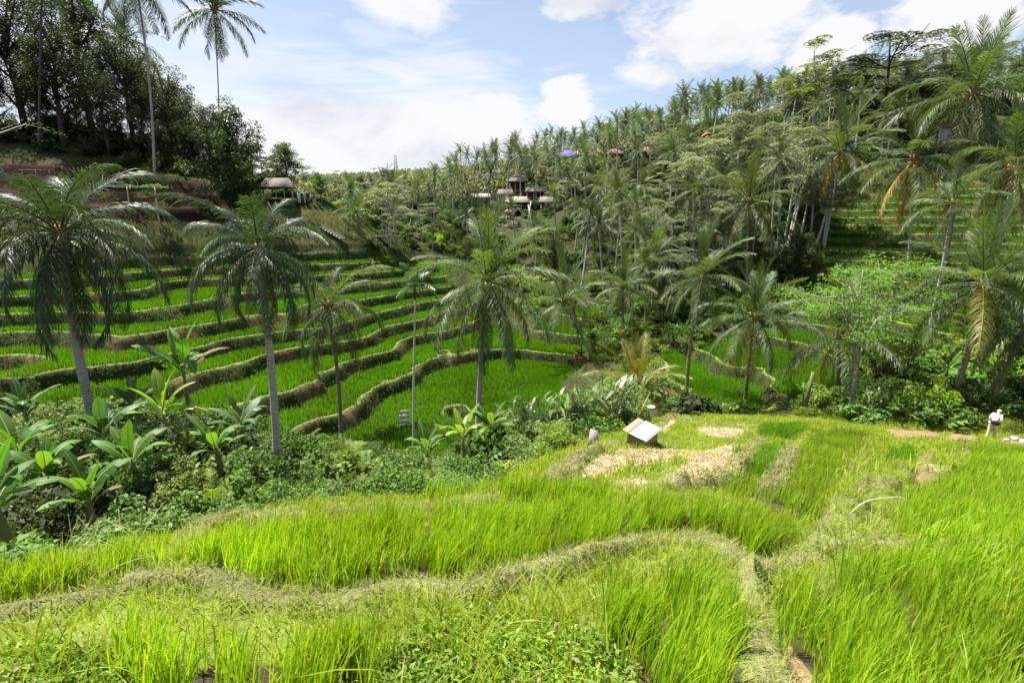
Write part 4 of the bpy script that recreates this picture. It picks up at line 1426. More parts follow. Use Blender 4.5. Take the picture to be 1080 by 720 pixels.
def plant_tree(name, x, y, z, meshes, wood_m, leaf_m, label, cat, group=None, sc=1.0, rot=0.0, rootname=None):
    root = bpy.data.objects.new(name, None)
    COL.objects.link(root)
    root.location = (float(x), float(y), float(z))
    root.rotation_euler = (0, 0, rot)
    root.scale = (sc, sc, sc)
    tag(root, label, cat, group)
    t = link('trunk', meshes[0], M[wood_m], root)
    c_ = link('crown', meshes[1], M[leaf_m], root)
    for o, mm in ((t, wood_m), (c_, leaf_m)):
        o.material_slots[0].link = 'OBJECT'
        o.material_slots[0].material = M[mm]
    return root


TALL_ = [tree_meshes(440 + i, 24, 7.0, 'tall', 0.36, 15000, 18, 7) for i in range(4)]
FLAT = [tree_meshes(400 + i, 15, 5.2, 'flat', 0.26, 10000, 12, 5) for i in range(5)]
ROUND = [tree_meshes(420 + i, 11, 4.0, 'round', 0.27, 12000, 17, 7) for i in range(5)]


def tree_at(meshes, H0, crown_top, base, Y, name, wood_m, leaf_m, label, cat='tree', group=None, rot=0.0, diam=None):
    """stands a tree at world distance Y whose top reaches the given sight line"""
    b = at(base, 300, Y)
    z = Hs(b[0], b[1])
    t = at(base, crown_top, Y)[2]
    h = max(2.0, t - z)
    o = plant_tree(name, b[0], b[1], z, meshes, wood_m, leaf_m, label, cat, group, h / H0, rot)
    if diam:
        w_ = diam * Y / FPX / 10.4
        o.scale = (w_, w_, h / H0)
    return o


# the feathery light-green tree on the right
b_ = at(893, 445, 33)
fz = Hs(b_[0], b_[1])
fth = at(893, 258, 33)[2] - fz
fm_ = tree_meshes(455, fth, 5.2, 'open', 0.19, 8500, 15, 7)
plant_tree('feathery_tree', b_[0], b_[1], fz, fm_, 'bark_grey', 'feather', 'open feathery tree with bright green sprays and forked pale trunk', 'tree', None, 1.0, 0.6)

# pale layered trees and others named one by one
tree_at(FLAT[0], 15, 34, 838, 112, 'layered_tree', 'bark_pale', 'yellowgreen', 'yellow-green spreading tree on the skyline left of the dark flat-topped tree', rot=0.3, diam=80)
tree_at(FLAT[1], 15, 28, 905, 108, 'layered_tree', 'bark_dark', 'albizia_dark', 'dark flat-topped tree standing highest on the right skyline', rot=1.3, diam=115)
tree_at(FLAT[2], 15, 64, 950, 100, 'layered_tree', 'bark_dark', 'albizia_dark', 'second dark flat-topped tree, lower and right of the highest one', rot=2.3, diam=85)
for i, (bx, top, Y, lab) in enumerate(((765, 92, 100, 'pale grey layered tree touching the sky above the grove'), (800, 108, 90, 'pale layered tree below the yellow-green skyline tree'),
                                       (735, 140, 86, 'pale layered tree in the middle of the right slope'), (830, 128, 84, 'pale layered tree behind the palm with yellow lower fronds'),
                                       (705, 168, 88, 'pale layered tree leftmost of the whitish crowns'), (770, 175, 76, 'lowest pale layered tree beside the grey-green palm'),
                                       (690, 205, 80, 'small pale layered tree among the palms at mid slope'), (855, 175, 78, 'pale layered tree with thin white trunk beside the upper paddies'),
                                       (740, 205, 74, 'pale layered tree just above the white leaning trunk'))):
    tree_at(FLAT[i % 5], 15, top, bx, Y, 'layered_tree', 'bark_pale', 'albizia', lab, rot=i * 1.1, diam=(95, 80, 85, 80, 70, 70, 60, 60, 60)[i])

# the dark wood on the left ridge
LW = [(12, 20, 66, 0), (60, -40, 74, 1), (95, 10, 70, 2), (125, -30, 82, 3), (165, 20, 78, 4), (185, 50, 88, 0), (205, 90, 92, 1), (30, 60, 60, 3), (-40, -20, 62, 2), (-90, 0, 58, 4),
      (140, 60, 70, 1), (75, 70, 64, 4), (5, 95, 56, 2), (110, 95, 74, 0), (175, 95, 80, 3), (-30, 90, 56, 1), (222, 118, 92, 4), (50, 118, 70, 3), (150, 110, 78, 2), (200, 62, 76, 1), (222, 92, 74, 3), (240, 104, 72, 0), (270, 140, 72, 2), (190, 120, 70, 4), (215, 130, 72, 1), (246, 130, 70, 3)]
for i, (bx, top, Y, k) in enumerate(LW):
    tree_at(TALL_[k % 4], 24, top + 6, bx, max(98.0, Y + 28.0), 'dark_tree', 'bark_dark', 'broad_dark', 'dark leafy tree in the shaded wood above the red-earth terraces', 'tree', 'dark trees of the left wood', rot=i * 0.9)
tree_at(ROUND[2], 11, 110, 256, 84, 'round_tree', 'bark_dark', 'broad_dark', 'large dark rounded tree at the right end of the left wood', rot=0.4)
tree_at(ROUND[3], 11, 148, 312, 92, 'round_tree', 'bark_dark', 'broad', 'dark green tree standing just behind the thatched hut', rot=1.4)
tree_at(ROUND[4], 11, 180, 346, 92, 'round_tree', 'bark', 'broad', 'small round tree at the right end of the viewpoint', rot=2.4)
for i, (bx, top, Y) in enumerate(((290, 140, 150), (330, 165, 170), (362, 178, 160))):
    tree_at(FLAT[i], 15, top, bx, Y, 'layered_tree', 'bark_pale', 'albizia', ('pale tree seen behind the thatched hut', 'pale tree between the two dark trees by the hut', 'pale tree right of the small round tree')[i], rot=i)
# overhanging pale limb of a tree just outside the frame
b_ = at(-95, 300, 34)
plant_tree('overhanging_tree', b_[0], b_[1], Hs(b_[0], b_[1]), tree_meshes(470, 22, 9, 'flat', 0.26, 9000, 13, 5), 'bark_pale', 'broad_dark', 'pale-limbed tree reaching into the top left corner', 'tree', None, 1.0, 2.0)

# the grove on the right-hand hillside: many palms, pale trees, dark trees
GROVE = [(372, 262), (372, 222), (395, 205), (450, 215), (560, 178), (640, 158), (700, 142), (850, 112), (1000, 88), (1110, 80), (1110, 150), (1000, 168), (900, 186), (866, 215), (852, 270), (838, 300),
         (760, 336), (690, 352), (640, 326), (600, 296), (540, 288), (490, 282), (450, 262)]
gr = np.random.default_rng(77)
xs = gr.uniform(-60, 130, 9000)
ys = gr.uniform(66, 215, 9000)
Tg = terrain(xs, ys)
gpx_, gpy_, gd_ = project(xs, ys, Tg['H'])
okg = in_poly(gpx_, gpy_, GROVE)
VILLAGE = [(-6, 118, 13, 9), (22, 150, 8, 6)]
pts = []
for i in np.where(okg)[0]:
    md = 3.7 + 0.009 * ys[i]
    if all((xs[i] - p[0]) ** 2 + (ys[i] - p[1]) ** 2 > md * md for p in pts):
        pts.append((xs[i], ys[i], Tg['H'][i], gpx_[i], gpy_[i]))
print('grove sites', len(pts))
cnt = [0, 0, 0]
SKYL = ([300, 370, 430, 470, 500, 560, 640, 700, 740, 800, 850, 1000, 1100], [200, 200, 186, 165, 152, 152, 132, 112, 92, 82, 70, 62, 55])
for (x, y, z, px_, py_) in pts:
    if 488 < px_ < 588 and 222 < py_ < 262 and y < 150:
        continue                      # the clearing below the hillside restaurant
    if px_ < 520:
        zone = 'at the head of the valley left of the hillside restaurant'
        gname = 'grove at the valley head'
    elif px_ < 690:
        zone = 'crowded round the hillside restaurant in the middle distance'
        gname = 'grove round the restaurant'
    elif px_ < 870:
        zone = 'among the pale layered trees on the right hillside'
        gname = 'grove on the right hillside'
    else:
        zone = 'on the ridge above the upper right paddies'
        gname = 'grove on the right ridge'
    lim = at(px_, np.interp(px_, *SKYL) + gr.uniform(-14, 10), y)[2] - z
    r_ = gr.uniform()
    pp = 0.86 if px_ < 690 else 0.72
    if r_ < pp and cnt[0] < 290:
        cnt[0] += 1
        sc_ = gr.uniform(0.8, 1.15)
        grove_palm(x, y, z, max(3.0, min(gr.uniform(8.0, 15.0), lim - 2.6 * sc_)), sc_, 'coconut palm ' + zone, 'coconut palms, ' + gname, gr)
    elif r_ < pp + (0.05 if px_ < 690 else 0.13):
        cnt[1] += 1
        plant_tree('layered_tree', x, y, z, FLAT[int(gr.integers(0, 5))], 'bark_pale', 'albizia', 'small pale layered tree ' + zone, 'tree', 'pale layered trees, ' + gname, gr.uniform(0.45, 0.85), gr.uniform(0, 6))
    else:
        cnt[2] += 1
        plant_tree('leafy_tree', x, y, z, ROUND[int(gr.integers(0, 5))], 'bark', 'broad' if gr.uniform() < 0.6 else 'broad_dark', 'green leafy tree ' + zone, 'tree', 'leafy trees, ' + gname, gr.uniform(0.45, 0.85), gr.uniform(0, 6))
print('grove', cnt)

# thin white trunks in front of the dark gap on the right slope
for i, (p0, p1, Y) in enumerate((((812, 286), (818, 180), 76), ((822, 284), (840, 176), 76), ((828, 282), (848, 190), 77), ((868, 262), (878, 196), 78), ((697, 356), (712, 300), 66), ((840, 262), (852, 210), 78))):
    a, b = at(*p0, Y), at(*p1, Y)
    z = Hs(a[0], a[1])
    lr = np.random.default_rng(600 + i)
    root = bpy.data.objects.new('white_stemmed_tree', None)
    COL.objects.link(root)
    root.location = (a[0], a[1], z)
    top = np.array([b[0] - a[0], 0, b[2] - z])
    h = float(np.linalg.norm(top))
    tag(root, 'slim white-stemmed tree leaning before the dark gap in the right-hand grove', 'tree', 'slim white-stemmed trees')
    mb = MB().tube(limb_path((0, 0, -0.3), top, lr, 0, 8, 0.02), np.linspace(0.17, 0.08, 8), 7)
    cents = []
    for k in range(6):
        q_ = top + np.array([lr.normal(0, 1.2), lr.normal(0, 1.2), lr.uniform(-0.5, 2.0)])
        mb.tube(limb_path(top * 0.9, q_, lr, 0.1, 5), [0.06, 0.05, 0.04, 0.03, 0.015], 5, False)
        cents.append(q_)
    link('trunk', mb.mesh('trunk', True), M['bark_pale'], root)
    P = np.vstack([c_ + lr.normal(0, 1, (160, 3)) * np.array([0.8, 0.8, 0.3]) for c_ in cents])
    v, q = leaf_quads(P, 0.28, 0.7, 0.5)
    link('crown', make_mesh('crown', v, q), M['albizia'], root)

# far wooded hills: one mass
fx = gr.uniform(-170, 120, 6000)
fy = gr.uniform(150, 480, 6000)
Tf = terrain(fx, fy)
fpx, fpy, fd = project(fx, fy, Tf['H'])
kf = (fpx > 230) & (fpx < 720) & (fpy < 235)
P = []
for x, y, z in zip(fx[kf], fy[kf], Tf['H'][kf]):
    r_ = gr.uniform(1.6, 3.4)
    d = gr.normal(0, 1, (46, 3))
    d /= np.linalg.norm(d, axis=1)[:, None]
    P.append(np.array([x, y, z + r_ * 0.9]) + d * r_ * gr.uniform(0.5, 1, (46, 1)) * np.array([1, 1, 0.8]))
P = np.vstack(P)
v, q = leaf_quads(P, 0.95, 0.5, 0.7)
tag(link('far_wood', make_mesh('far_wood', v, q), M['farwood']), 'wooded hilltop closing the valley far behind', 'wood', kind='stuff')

# ------------------------------------------------------------------ banana plants, canes, bushes
print('bananas')


def banana_leaf(lr, L, wid, droop, torn):
    n = 17
    s = np.linspace(0, 1, n)
    el = R(72) - droop * s ** 1.5
    st = L / (n - 1)
    d = np.stack([np.cos(el), np.zeros(n), np.sin(el)], 1)
    P = np.vstack([[0, 0, 0], np.cumsum((d[:-1] + d[1:]) * 0.5 * st, 0)])
    up = np.stack([-np.sin(el), np.zeros(n), np.cos(el)], 1)
    w = wid * 0.5 * np.interp(s, [0, 0.13, 0.2, 0.4, 0.75, 0.93, 1.0], [0.0, 0.02, 0.55, 1.0, 0.86, 0.40, 0.02])
    mb = MB()
    mb.tube(P, np.interp(s, [0, 0.2, 1], [0.035, 0.022, 0.006]), 5, False)
    nrib = len(mb.q[0])
    att = [np.repeat(s, 5)]
    side = np.array([0, 1.0, 0])
    for sg in (-1, 1):
        k = 2
        while k < n - 1:
            e = n - 1 if lr.uniform() > torn else min(n - 1, k + int(lr.integers(1, 5)))
            va = R(lr.uniform(4, 26)) if torn < 0.6 else R(lr.uniform(-40, 20))
            vv, qq = [], []
            for i in range(k, e + 1):
                ww = w[i] * lr.uniform(0.95, 1.03)
                sh = -d[i] * 0.03 if (i == k and k > 2) else d[i] * 0.0
                m_ = P[i] + sg * side * ww * 0.55 * math.cos(va) + up[i] * (ww * 0.55 * math.sin(va) + 0.005) - sh
                t_ = P[i] + sg * side * ww * math.cos(va) + up[i] * (ww * (math.sin(va) * 0.75) - 0.12 * ww) + d[i] * 0.10 * ww - sh
                vv += [P[i] + up[i] * 0.004, m_, t_]
                att.append(np.array([s[i], s[i] - 0.02, s[i] - 0.045]))
            for i in range(e - k):
                a = i * 3
                qq += [(a, a + 1, a + 4, a + 3), (a + 1, a + 2, a + 5, a + 4)]
            mb.add(vv, qq)
            k = e
    me_ = make_mesh('banana_leaf', np.vstack(mb.v), np.vstack(mb.q), None, True, {'along': np.concatenate(att)})
    mi = np.zeros(len(me_.polygons), np.int32)
    mi[:nrib] = 1
    me_.materials.append(M['banana'])
    me_.materials.append(M['midrib'])
    me_.polygons.foreach_set('material_index', mi)
    return me_


_lr = np.random.default_rng(900)
BLEAF = [banana_leaf(_lr, 2.0, 0.52, R([25, 55, 85, 110, 70, 40][i]), [0.25, 0.5, 0.7, 0.9, 0.8, 0.3][i]) for i in range(6)]


def banana(px, py, Y, h, leaf_m, label, group=None, seed=0, nl=8, name='banana_plant', x=None, y=None):
    lr = np.random.default_rng(seed + 1000)
    if x is None:
        b = at(px, py, Y)
        x, y = b[0], b[1]
    z = Hs(x, y)
    root = bpy.data.objects.new(name, None)
    COL.objects.link(root)
    root.location = (x, y, z)
    tag(root, label, 'banana plant', group)
    top = np.array([lr.normal(0, 0.12), lr.normal(0, 0.12), h])
    link('stem', MB().tube(limb_path((0, 0, -0.3), top, lr, 0, 6, 0.02), np.linspace(0.14, 0.06, 6), 8).mesh('stem', True), M['bstem'], root)
    for i in range(nl):
        k = 0 if i < 2 else (5 if i == 2 else int(lr.integers(1, 5)))
        m_ = leaf_m if i < nl - 1 else ('banana_dead' if lr.uniform() < 0.3 else leaf_m)
        fm = BLEAF[k]
        o = link('leaf', fm, M['banana'], root, top + np.array([0, 0, -0.05 * i]), (R(lr.normal(0, 6)), R(lr.uniform(-10, 8) + 2.4 * i), i * 2.4 + lr.normal(0, 0.3)), float(lr.uniform(0.75, 1.15) * (0.42 + 0.19 * h)))
        o.material_slots[0].link = 'OBJECT'
        o.material_slots[0].material = M[m_]
    return root


BAN = [(4, 560, 9.5, 1.7, 'banana', 'banana plant cut by the left edge with one broad bright leaf'),
       (96, 560, 11.0, 1.1, 'banana', 'low banana plant spreading wide leaves just beyond the near rice'),
       (150, 520, 14, 1.6, 'banana', 'mid-green banana plant behind the low spreading one'),
       (186, 500, 18, 2.4, 'banana_lime', 'banana plant with an upright lime-yellow new leaf'),
       (150, 470, 21, 2.5, 'banana_grey', 'banana plant with blue-grey broad leaves beside the dark palm trunk'),
       (207, 470, 24, 4.2, 'banana', 'tallest banana plant of the left thicket, standing against the terraces'),
       (120, 500, 17, 1.9, 'banana_grey', 'grey-green banana plant right below the big dark palm'),
       (240, 520, 17, 1.6, 'banana', 'banana plant left of the bare grey trunk'),
       (40, 480, 20, 2.4, 'banana_grey', 'shaded banana plant under the dark palm near the left edge'),
       (20, 520, 14, 1.8, 'banana', 'banana plant second from the left edge'),
       (60, 530, 13, 1.4, 'banana', 'banana plant between the left edge and the low spreading one'),
       (262, 500, 20, 2.0, 'banana_grey', 'torn-leaved grey banana plant touching the bare grey trunk'),
       (490, 508, 22, 1.9, 'banana_lime', 'light banana plant with upright leaves right at the edge of the near rice'),
       (450, 502, 23, 1.2, 'banana', 'small banana plant at the foot of the areca palm'),
       (520, 495, 25, 1.8, 'banana', 'ragged banana plant at the foot of the middle palm'),
       (1000, 392, 38, 2.6, 'banana', 'banana plant behind the leaning palm on the right'),
       (1050, 395, 37, 2.8, 'banana_lime', 'light banana plant near the right edge under the palms'),
       (1075, 400, 36, 2.4, 'banana', 'banana plant at the right edge under the palms'),
       (845, 430, 36, 1.5, 'banana', 'banana plant left of the feathery tree')]
for i, (px, py, Y, h, mm, lab) in enumerate(BAN):
    banana(px, py, Y, h * 0.95, mm, lab, None, i, 9)


def cane_mesh(seed, h, ns):
    lr = np.random.default_rng(seed)
    mb, ml = MB(), MB()
    for i in range(ns):
        a = lr.uniform(0, 6.28)
        b0 = np.array([lr.normal(0, 0.35), lr.normal(0, 0.35), -0.2])
        hh = h * lr.uniform(0.6, 1.0)
        P = limb_path(b0, b0 + np.array([math.cos(a) * hh * 0.28, math.sin(a) * hh * 0.28, hh]), lr, 0.1, 6, 0.02)
        mb.tube(P, np.linspace(0.035, 0.012, 6), 5, False)
        for k in range(9):
            p = P[min(5, 2 + k // 2)]
            az = k * 2.6 + lr.uniform(0, 1)
            L = lr.uniform(0.7, 1.2)
            el = R(lr.uniform(35, 75))
            d = np.array([math.cos(az) * math.cos(el), math.sin(az) * math.cos(el), math.sin(el)])
            sd = np.array([-math.sin(az), math.cos(az), 0]) * 0.075
            q1, q2 = p + d * L * 0.5, p + d * L * 0.85 + np.array([math.cos(az), math.sin(az), -0.5]) * L * 0.22
            ml.add([p - sd * 0.3, p + sd * 0.3, q1 + sd, q1 - sd, q2], [(0, 1, 2, 3)], [(3, 2, 4)])
    return mb.mesh('stems', True), ml.mesh('leaves')


CANE = [cane_mesh(500 + i, 2.6, 13) for i in range(3)]
for i, (px, py, Y, sc, lab) in enumerate(((552, 478, 27, 0.95, 'dark clump of canes leftmost of those beside the small hut'), (583, 475, 27, 1.1, 'broad clump of canes left of the concrete path'),
                                          (612, 458, 30, 1.0, 'cane clump behind the concrete path'), (641, 458, 29, 1.25, 'tall cane clump just left of the small hut'), (656, 448, 31, 1.2, 'cane clump touching the back of the small hut'),
                                          (632, 438, 35, 1.2, 'cane clump between the stream and the small hut'), (612, 430, 36, 0.9, 'low cane clump nearest the stream'), (915, 440, 31, 0.7, 'small cane clump right of the feathery tree trunk'))):
    b = at(px, py, Y)
    root = bpy.data.objects.new('cane_clump', None)
    COL.objects.link(root)
    root.location = (b[0], b[1], Hs(b[0], b[1]))
    root.scale = (sc, sc, sc)
    root.rotation_euler = (0, 0, i * 1.3)
    tag(root, lab, 'cane plant')
    link('stem', CANE[i % 3][0], M['wood_grey'], root)
    link('foliage', CANE[i % 3][1], M['cane'], root)


def bush_mesh(seed, leaf, n, asp, flat, up):
    global rng
    lr = np.random.default_rng(seed)
    sv = rng
    rng = lr
    cs = lr.normal(0, 0.42, (14, 3)) * np.array([1, 1, 0.5]) + np.array([0, 0, 0.45])
    P = np.vstack([c_ + (lambda d: d / np.linalg.norm(d, axis=1)[:, None] * lr.uniform(0.3, 1, (len(d), 1)) ** 0.5)(lr.normal(0, 1, (n // 14, 3))) * lr.uniform(0.22, 0.4) * np.array([1, 1, flat]) for c_ in cs])
    P[:, 2] = np.maximum(P[:, 2], -0.05)
    v, q = leaf_quads(P, leaf, up, asp)
    rng = sv
    mb = MB()
    for c_ in cs:
        mb.tube(limb_path((lr.normal(0, 0.06), lr.normal(0, 0.06), -0.15), c_, lr, 0.2, 5), np.linspace(0.022, 0.006, 5), 4, False)
    return mb.mesh('stems'), make_mesh('foliage', v, q)


BUSH = [bush_mesh(700, 0.10, 2200, 0.5, 0.8, 0.5), bush_mesh(701, 0.13, 1700, 0.6, 0.7, 0.6), bush_mesh(702, 0.24, 520, 0.65, 0.7, 0.6), bush_mesh(703, 0.09, 2600, 0.45, 0.5, 0.7), bush_mesh(704, 0.17, 900, 0.35, 0.9, 0.3)]


def fern_mesh(seed):
    lr = np.random.default_rng(seed)
    mb = MB()
    for i in range(13):
        f_ = frond_arrays(1.25, R(lr.uniform(35, 75)), R(lr.uniform(60, 95)), 22, 0.055, 0.26, 1, 0.1, 0.2, lr, 0, lr.uniform(-0.3, 0.3))
        v = np.vstack(f_.v)
        a = i * 2.4
        ca, sa = math.cos(a), math.sin(a)
        mb.add(v @ np.array([[ca, -sa, 0], [sa, ca, 0], [0, 0, 1]]).T, np.vstack(f_.q), np.vstack(f_.t))
    return mb.mesh('foliage')


FERN = [fern_mesh(720), fern_mesh(721)]


def bush(x, y, z, size, k, mat, label, group=None, rot=0.0, name='bush', hz=1.0, cat='bush'):
    root = bpy.data.objects.new(name, None)
    COL.objects.link(root)
    root.location = (float(x), float(y), float(z))
    root.scale = (float(size), float(size), float(size * hz))
    root.rotation_euler = (0, 0, rot)
    tag(root, label, cat, group)
    link('stem', BUSH[k][0], M['bark'], root)
    o = link('foliage', BUSH[k][1], M[mat], root)
    o.material_slots[0].link = 'OBJECT'
    o.material_slots[0].material = M[mat]
    return root


def scatter_bushes(poly, n, yr, xr, size, mats, label, group, seed, md=1.0, wmin=0.5, ferns=0.0, hz=(0.7, 1.3)):
    lr = np.random.default_rng(seed)
    xs = lr.uniform(*xr, 6000)
    ys = lr.uniform(*yr, 6000)
    Tt = terrain(xs, ys)
    px, py, d = project(xs, ys, Tt['H'])
    ok_ = in_poly(px, py, poly) & (Tt['w'] > wmin) & ~((Tt['T'] > 0.5) & (Tt['f'] < 1.97) & (Tt['f'] > 0.3))
    out_ = []
    for i in np.where(ok_)[0]:
        if len(out_) >= n:
            break
        if all((xs[i] - a) ** 2 + (ys[i] - b) ** 2 > md * md for a, b in out_):
            out_.append((xs[i], ys[i]))
            if lr.uniform() < ferns:
                root = bpy.data.objects.new('fern', None)
                COL.objects.link(root)
                root.location = (xs[i], ys[i], Tt['H'][i])
                root.rotation_euler = (0, 0, lr.uniform(0, 6))
                s_ = float(lr.uniform(0.8, 1.5))
                root.scale = (s_, s_, s_)
                tag(root, label.replace('bush', 'fern'), 'fern', group.replace('bushes', 'ferns'))
                o = link('foliage', FERN[int(lr.integers(0, 2))], M['bush'], root)
            else:
                bush(xs[i], ys[i], Tt['H'][i] - 0.1, lr.uniform(*size), int(lr.integers(0, 5)), mats[int(lr.integers(0, len(mats)))], label, group, lr.uniform(0, 6), 'bush', lr.uniform(*hz))


scatter_bushes([(-80, 600), (-80, 400), (60, 405), (130, 432), (250, 460), (330, 484), (300, 525), (200, 550), (100, 580)], 95, (7, 40), (-40, -3), (0.9, 2.0), ['bush_dark', 'bush_dark', 'broad', 'broad_dark'],
               'green bush in the banana thicket below the near rice on the left', 'bushes of the left thicket', 801, 0.9, 0.35, 0.3)
scatter_bushes([(290, 530), (300, 470), (440, 490), (490, 500), (540, 500), (500, 510), (400, 515)], 45, (10, 40), (-14, 0), (0.55, 1.1), ['bush_dark', 'bush', 'bush_dark'],
               'green bush in the hollow between the near rice and the curved terraces', 'bushes of the hollow', 802, 0.8, 0.3, 0.3)
scatter_bushes([(480, 505), (500, 470), (560, 470), (590, 455), (640, 400), (625, 370), (700, 370), (700, 430), (660, 462), (600, 488), (560, 500)], 60, (18, 66), (-4, 16), (0.9, 1.9), ['bush', 'bush', 'bush_dark', 'lime'],
               'green bush in the shrubbery behind the small hut', 'bushes behind the small hut', 803, 1.0, 0.3, 0.15)
scatter_bushes([(590, 318), (700, 318), (840, 290), (880, 270), (860, 300), (720, 380), (640, 370)], 45, (48, 92), (4, 50), (1.3, 2.6), ['bush', 'bush_dark', 'bush_dark'],
               'dark green bush at the foot of the right-hand grove', 'bushes at the foot of the grove', 804, 1.6, 0.5)
scatter_bushes([(700, 442), (820, 440), (860, 395), (960, 345), (1000, 320), (1110, 320), (1110, 462), (960, 455), (850, 446)], 80, (24, 62), (8, 62), (1.0, 2.3), ['bush_dark', 'bush_dark', 'bush', 'broad_dark'],
               'dark green bush in the thicket along the right end of the near slope', 'bushes of the right thicket', 805, 1.2, 0.4, 0.1)


def bush_mass(poly, n, yr, xr, size, mat, label, seed, md, wmin=0.5, wmax=2.0):
    """far understorey too many to be told apart: one mesh"""
    lr = np.random.default_rng(seed)
    xs = lr.uniform(*xr, 6000)
    ys = lr.uniform(*yr, 6000)
    Tt = terrain(xs, ys)
    px, py, d = project(xs, ys, Tt['H'])
    ok_ = in_poly(px, py, poly) & (Tt['w'] > wmin) & (Tt['w'] < wmax) & ~((Tt['T'] > 0.5) & (Tt['f'] < 1.97) & (Tt['f'] > 0.3))
    out_ = []
    V_ = []
    for i in np.where(ok_)[0]:
        if len(out_) >= n:
            break
        if all((xs[i] - a) ** 2 + (ys[i] - b) ** 2 > md * md for a, b in out_):
            out_.append((xs[i], ys[i]))
            me_ = BUSH[int(lr.integers(0, 5))][1]
            a = np.zeros(len(me_.vertices) * 3, np.float32)
            me_.vertices.foreach_get('co', a)
            a = a.reshape(-1, 3)
            th = lr.uniform(0, 6.28)
            k_ = lr.uniform(*size)
            a = a @ np.array([[math.cos(th), -math.sin(th), 0], [math.sin(th), math.cos(th), 0], [0, 0, lr.uniform(0.7, 1.3)]]).T * k_
            V_.append(a + np.array([xs[i], ys[i], Tt['H'][i] - 0.1]))
    V_ = np.vstack(V_)
    tag(link('undergrowth', make_mesh('undergrowth', V_, np.arange(len(V_)).reshape(-1, 4)), M[mat]), label, 'undergrowth', kind='stuff')


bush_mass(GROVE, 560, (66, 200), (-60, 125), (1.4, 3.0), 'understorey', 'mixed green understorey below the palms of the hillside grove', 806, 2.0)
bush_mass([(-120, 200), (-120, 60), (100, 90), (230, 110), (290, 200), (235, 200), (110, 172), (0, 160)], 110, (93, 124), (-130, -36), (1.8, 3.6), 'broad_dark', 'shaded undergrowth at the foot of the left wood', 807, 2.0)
scatter_bushes([(330, 214), (380, 225), (470, 262), (520, 290), (560, 330), (600, 310), (540, 285), (480, 255), (400, 215)], 45, (80, 130), (-32, 8), (1.2, 2.6), ['bush', 'bush_dark', 'lime', 'bush'],
               'bush along the far end of the terraced valley', 'bushes at the valley end', 808, 1.6, 0.5)

bush_mass([(-120, 640), (-100, 480), (100, 470), (300, 470), (500, 490), (500, 525), (400, 540), (300, 552), (100, 605)], 260, (3.5, 26), (-30, 0), (0.45, 0.9), 'bush_dark', 'tangled low growth right under the edge of the near rice on the left', 809, 0.45, 0.10, 0.7)

for i, (px, top, py, Y, wd, mat, lab) in enumerate(((985, 398, 448, 29.5, 1.55, 'lime', 'big lime-green leafy bush left of the woman'), (1045, 400, 440, 33, 1.9, 'bush_dark', 'dark bush behind the leaning trunk above the woman'),
                                                     (945, 405, 446, 31, 1.3, 'bush', 'glossy green bush between the feathery tree and the lime bush'), (940, 345, 400, 40, 2.6, 'broad', 'large dark rounded bush behind the feathery tree'),
                                                     (255, 188, 232, 84, 3.2, 'broad_dark', 'dark mound-shaped bush in front of the thatched hut'))):
    a, b = at(px, top, Y), at(px, py, Y)
    z = Hs(b[0], b[1])
    h = a[2] - z
    bush(b[0], b[1], z - 0.1, wd, [1, 0, 2, 0, 3][i], mat, lab, None, i, 'bush', h / (1.0 * wd))

# ------------------------------------------------------------------ people
print('people')


def skin_mesh(verts, edges, rad, root_i=0, sub=2):
    me_ = bpy.data.meshes.new('skin_tmp')
    me_.from_pydata([tuple(v) for v in verts], edges, [])
    o = bpy.data.objects.new('skin_tmp', me_)
    COL.objects.link(o)
    md = o.modifiers.new('s', 'SKIN')
    md.use_smooth_shade = True
    lay = me_.skin_vertices[0] if me_.skin_vertices else None
    if lay is None:
        bpy.context.view_layer.objects.active = o
        bpy.ops.mesh.customdata_skin_add() if False else None
    for i, r_ in enumerate(rad):
        rr_ = (r_, r_) if isinstance(r_, (int, float)) else r_
        me_.skin_vertices[0].data[i].radius = rr_
        me_.skin_vertices[0].data[i].use_root = (i == root_i)
    sb = o.modifiers.new('u', 'SUBSURF')
    sb.levels = sb.render_levels = sub
    dg = bpy.context.evaluated_depsgraph_get()
    res = bpy.data.meshes.new_from_object(o.evaluated_get(dg))
    bpy.data.objects.remove(o)
    return res


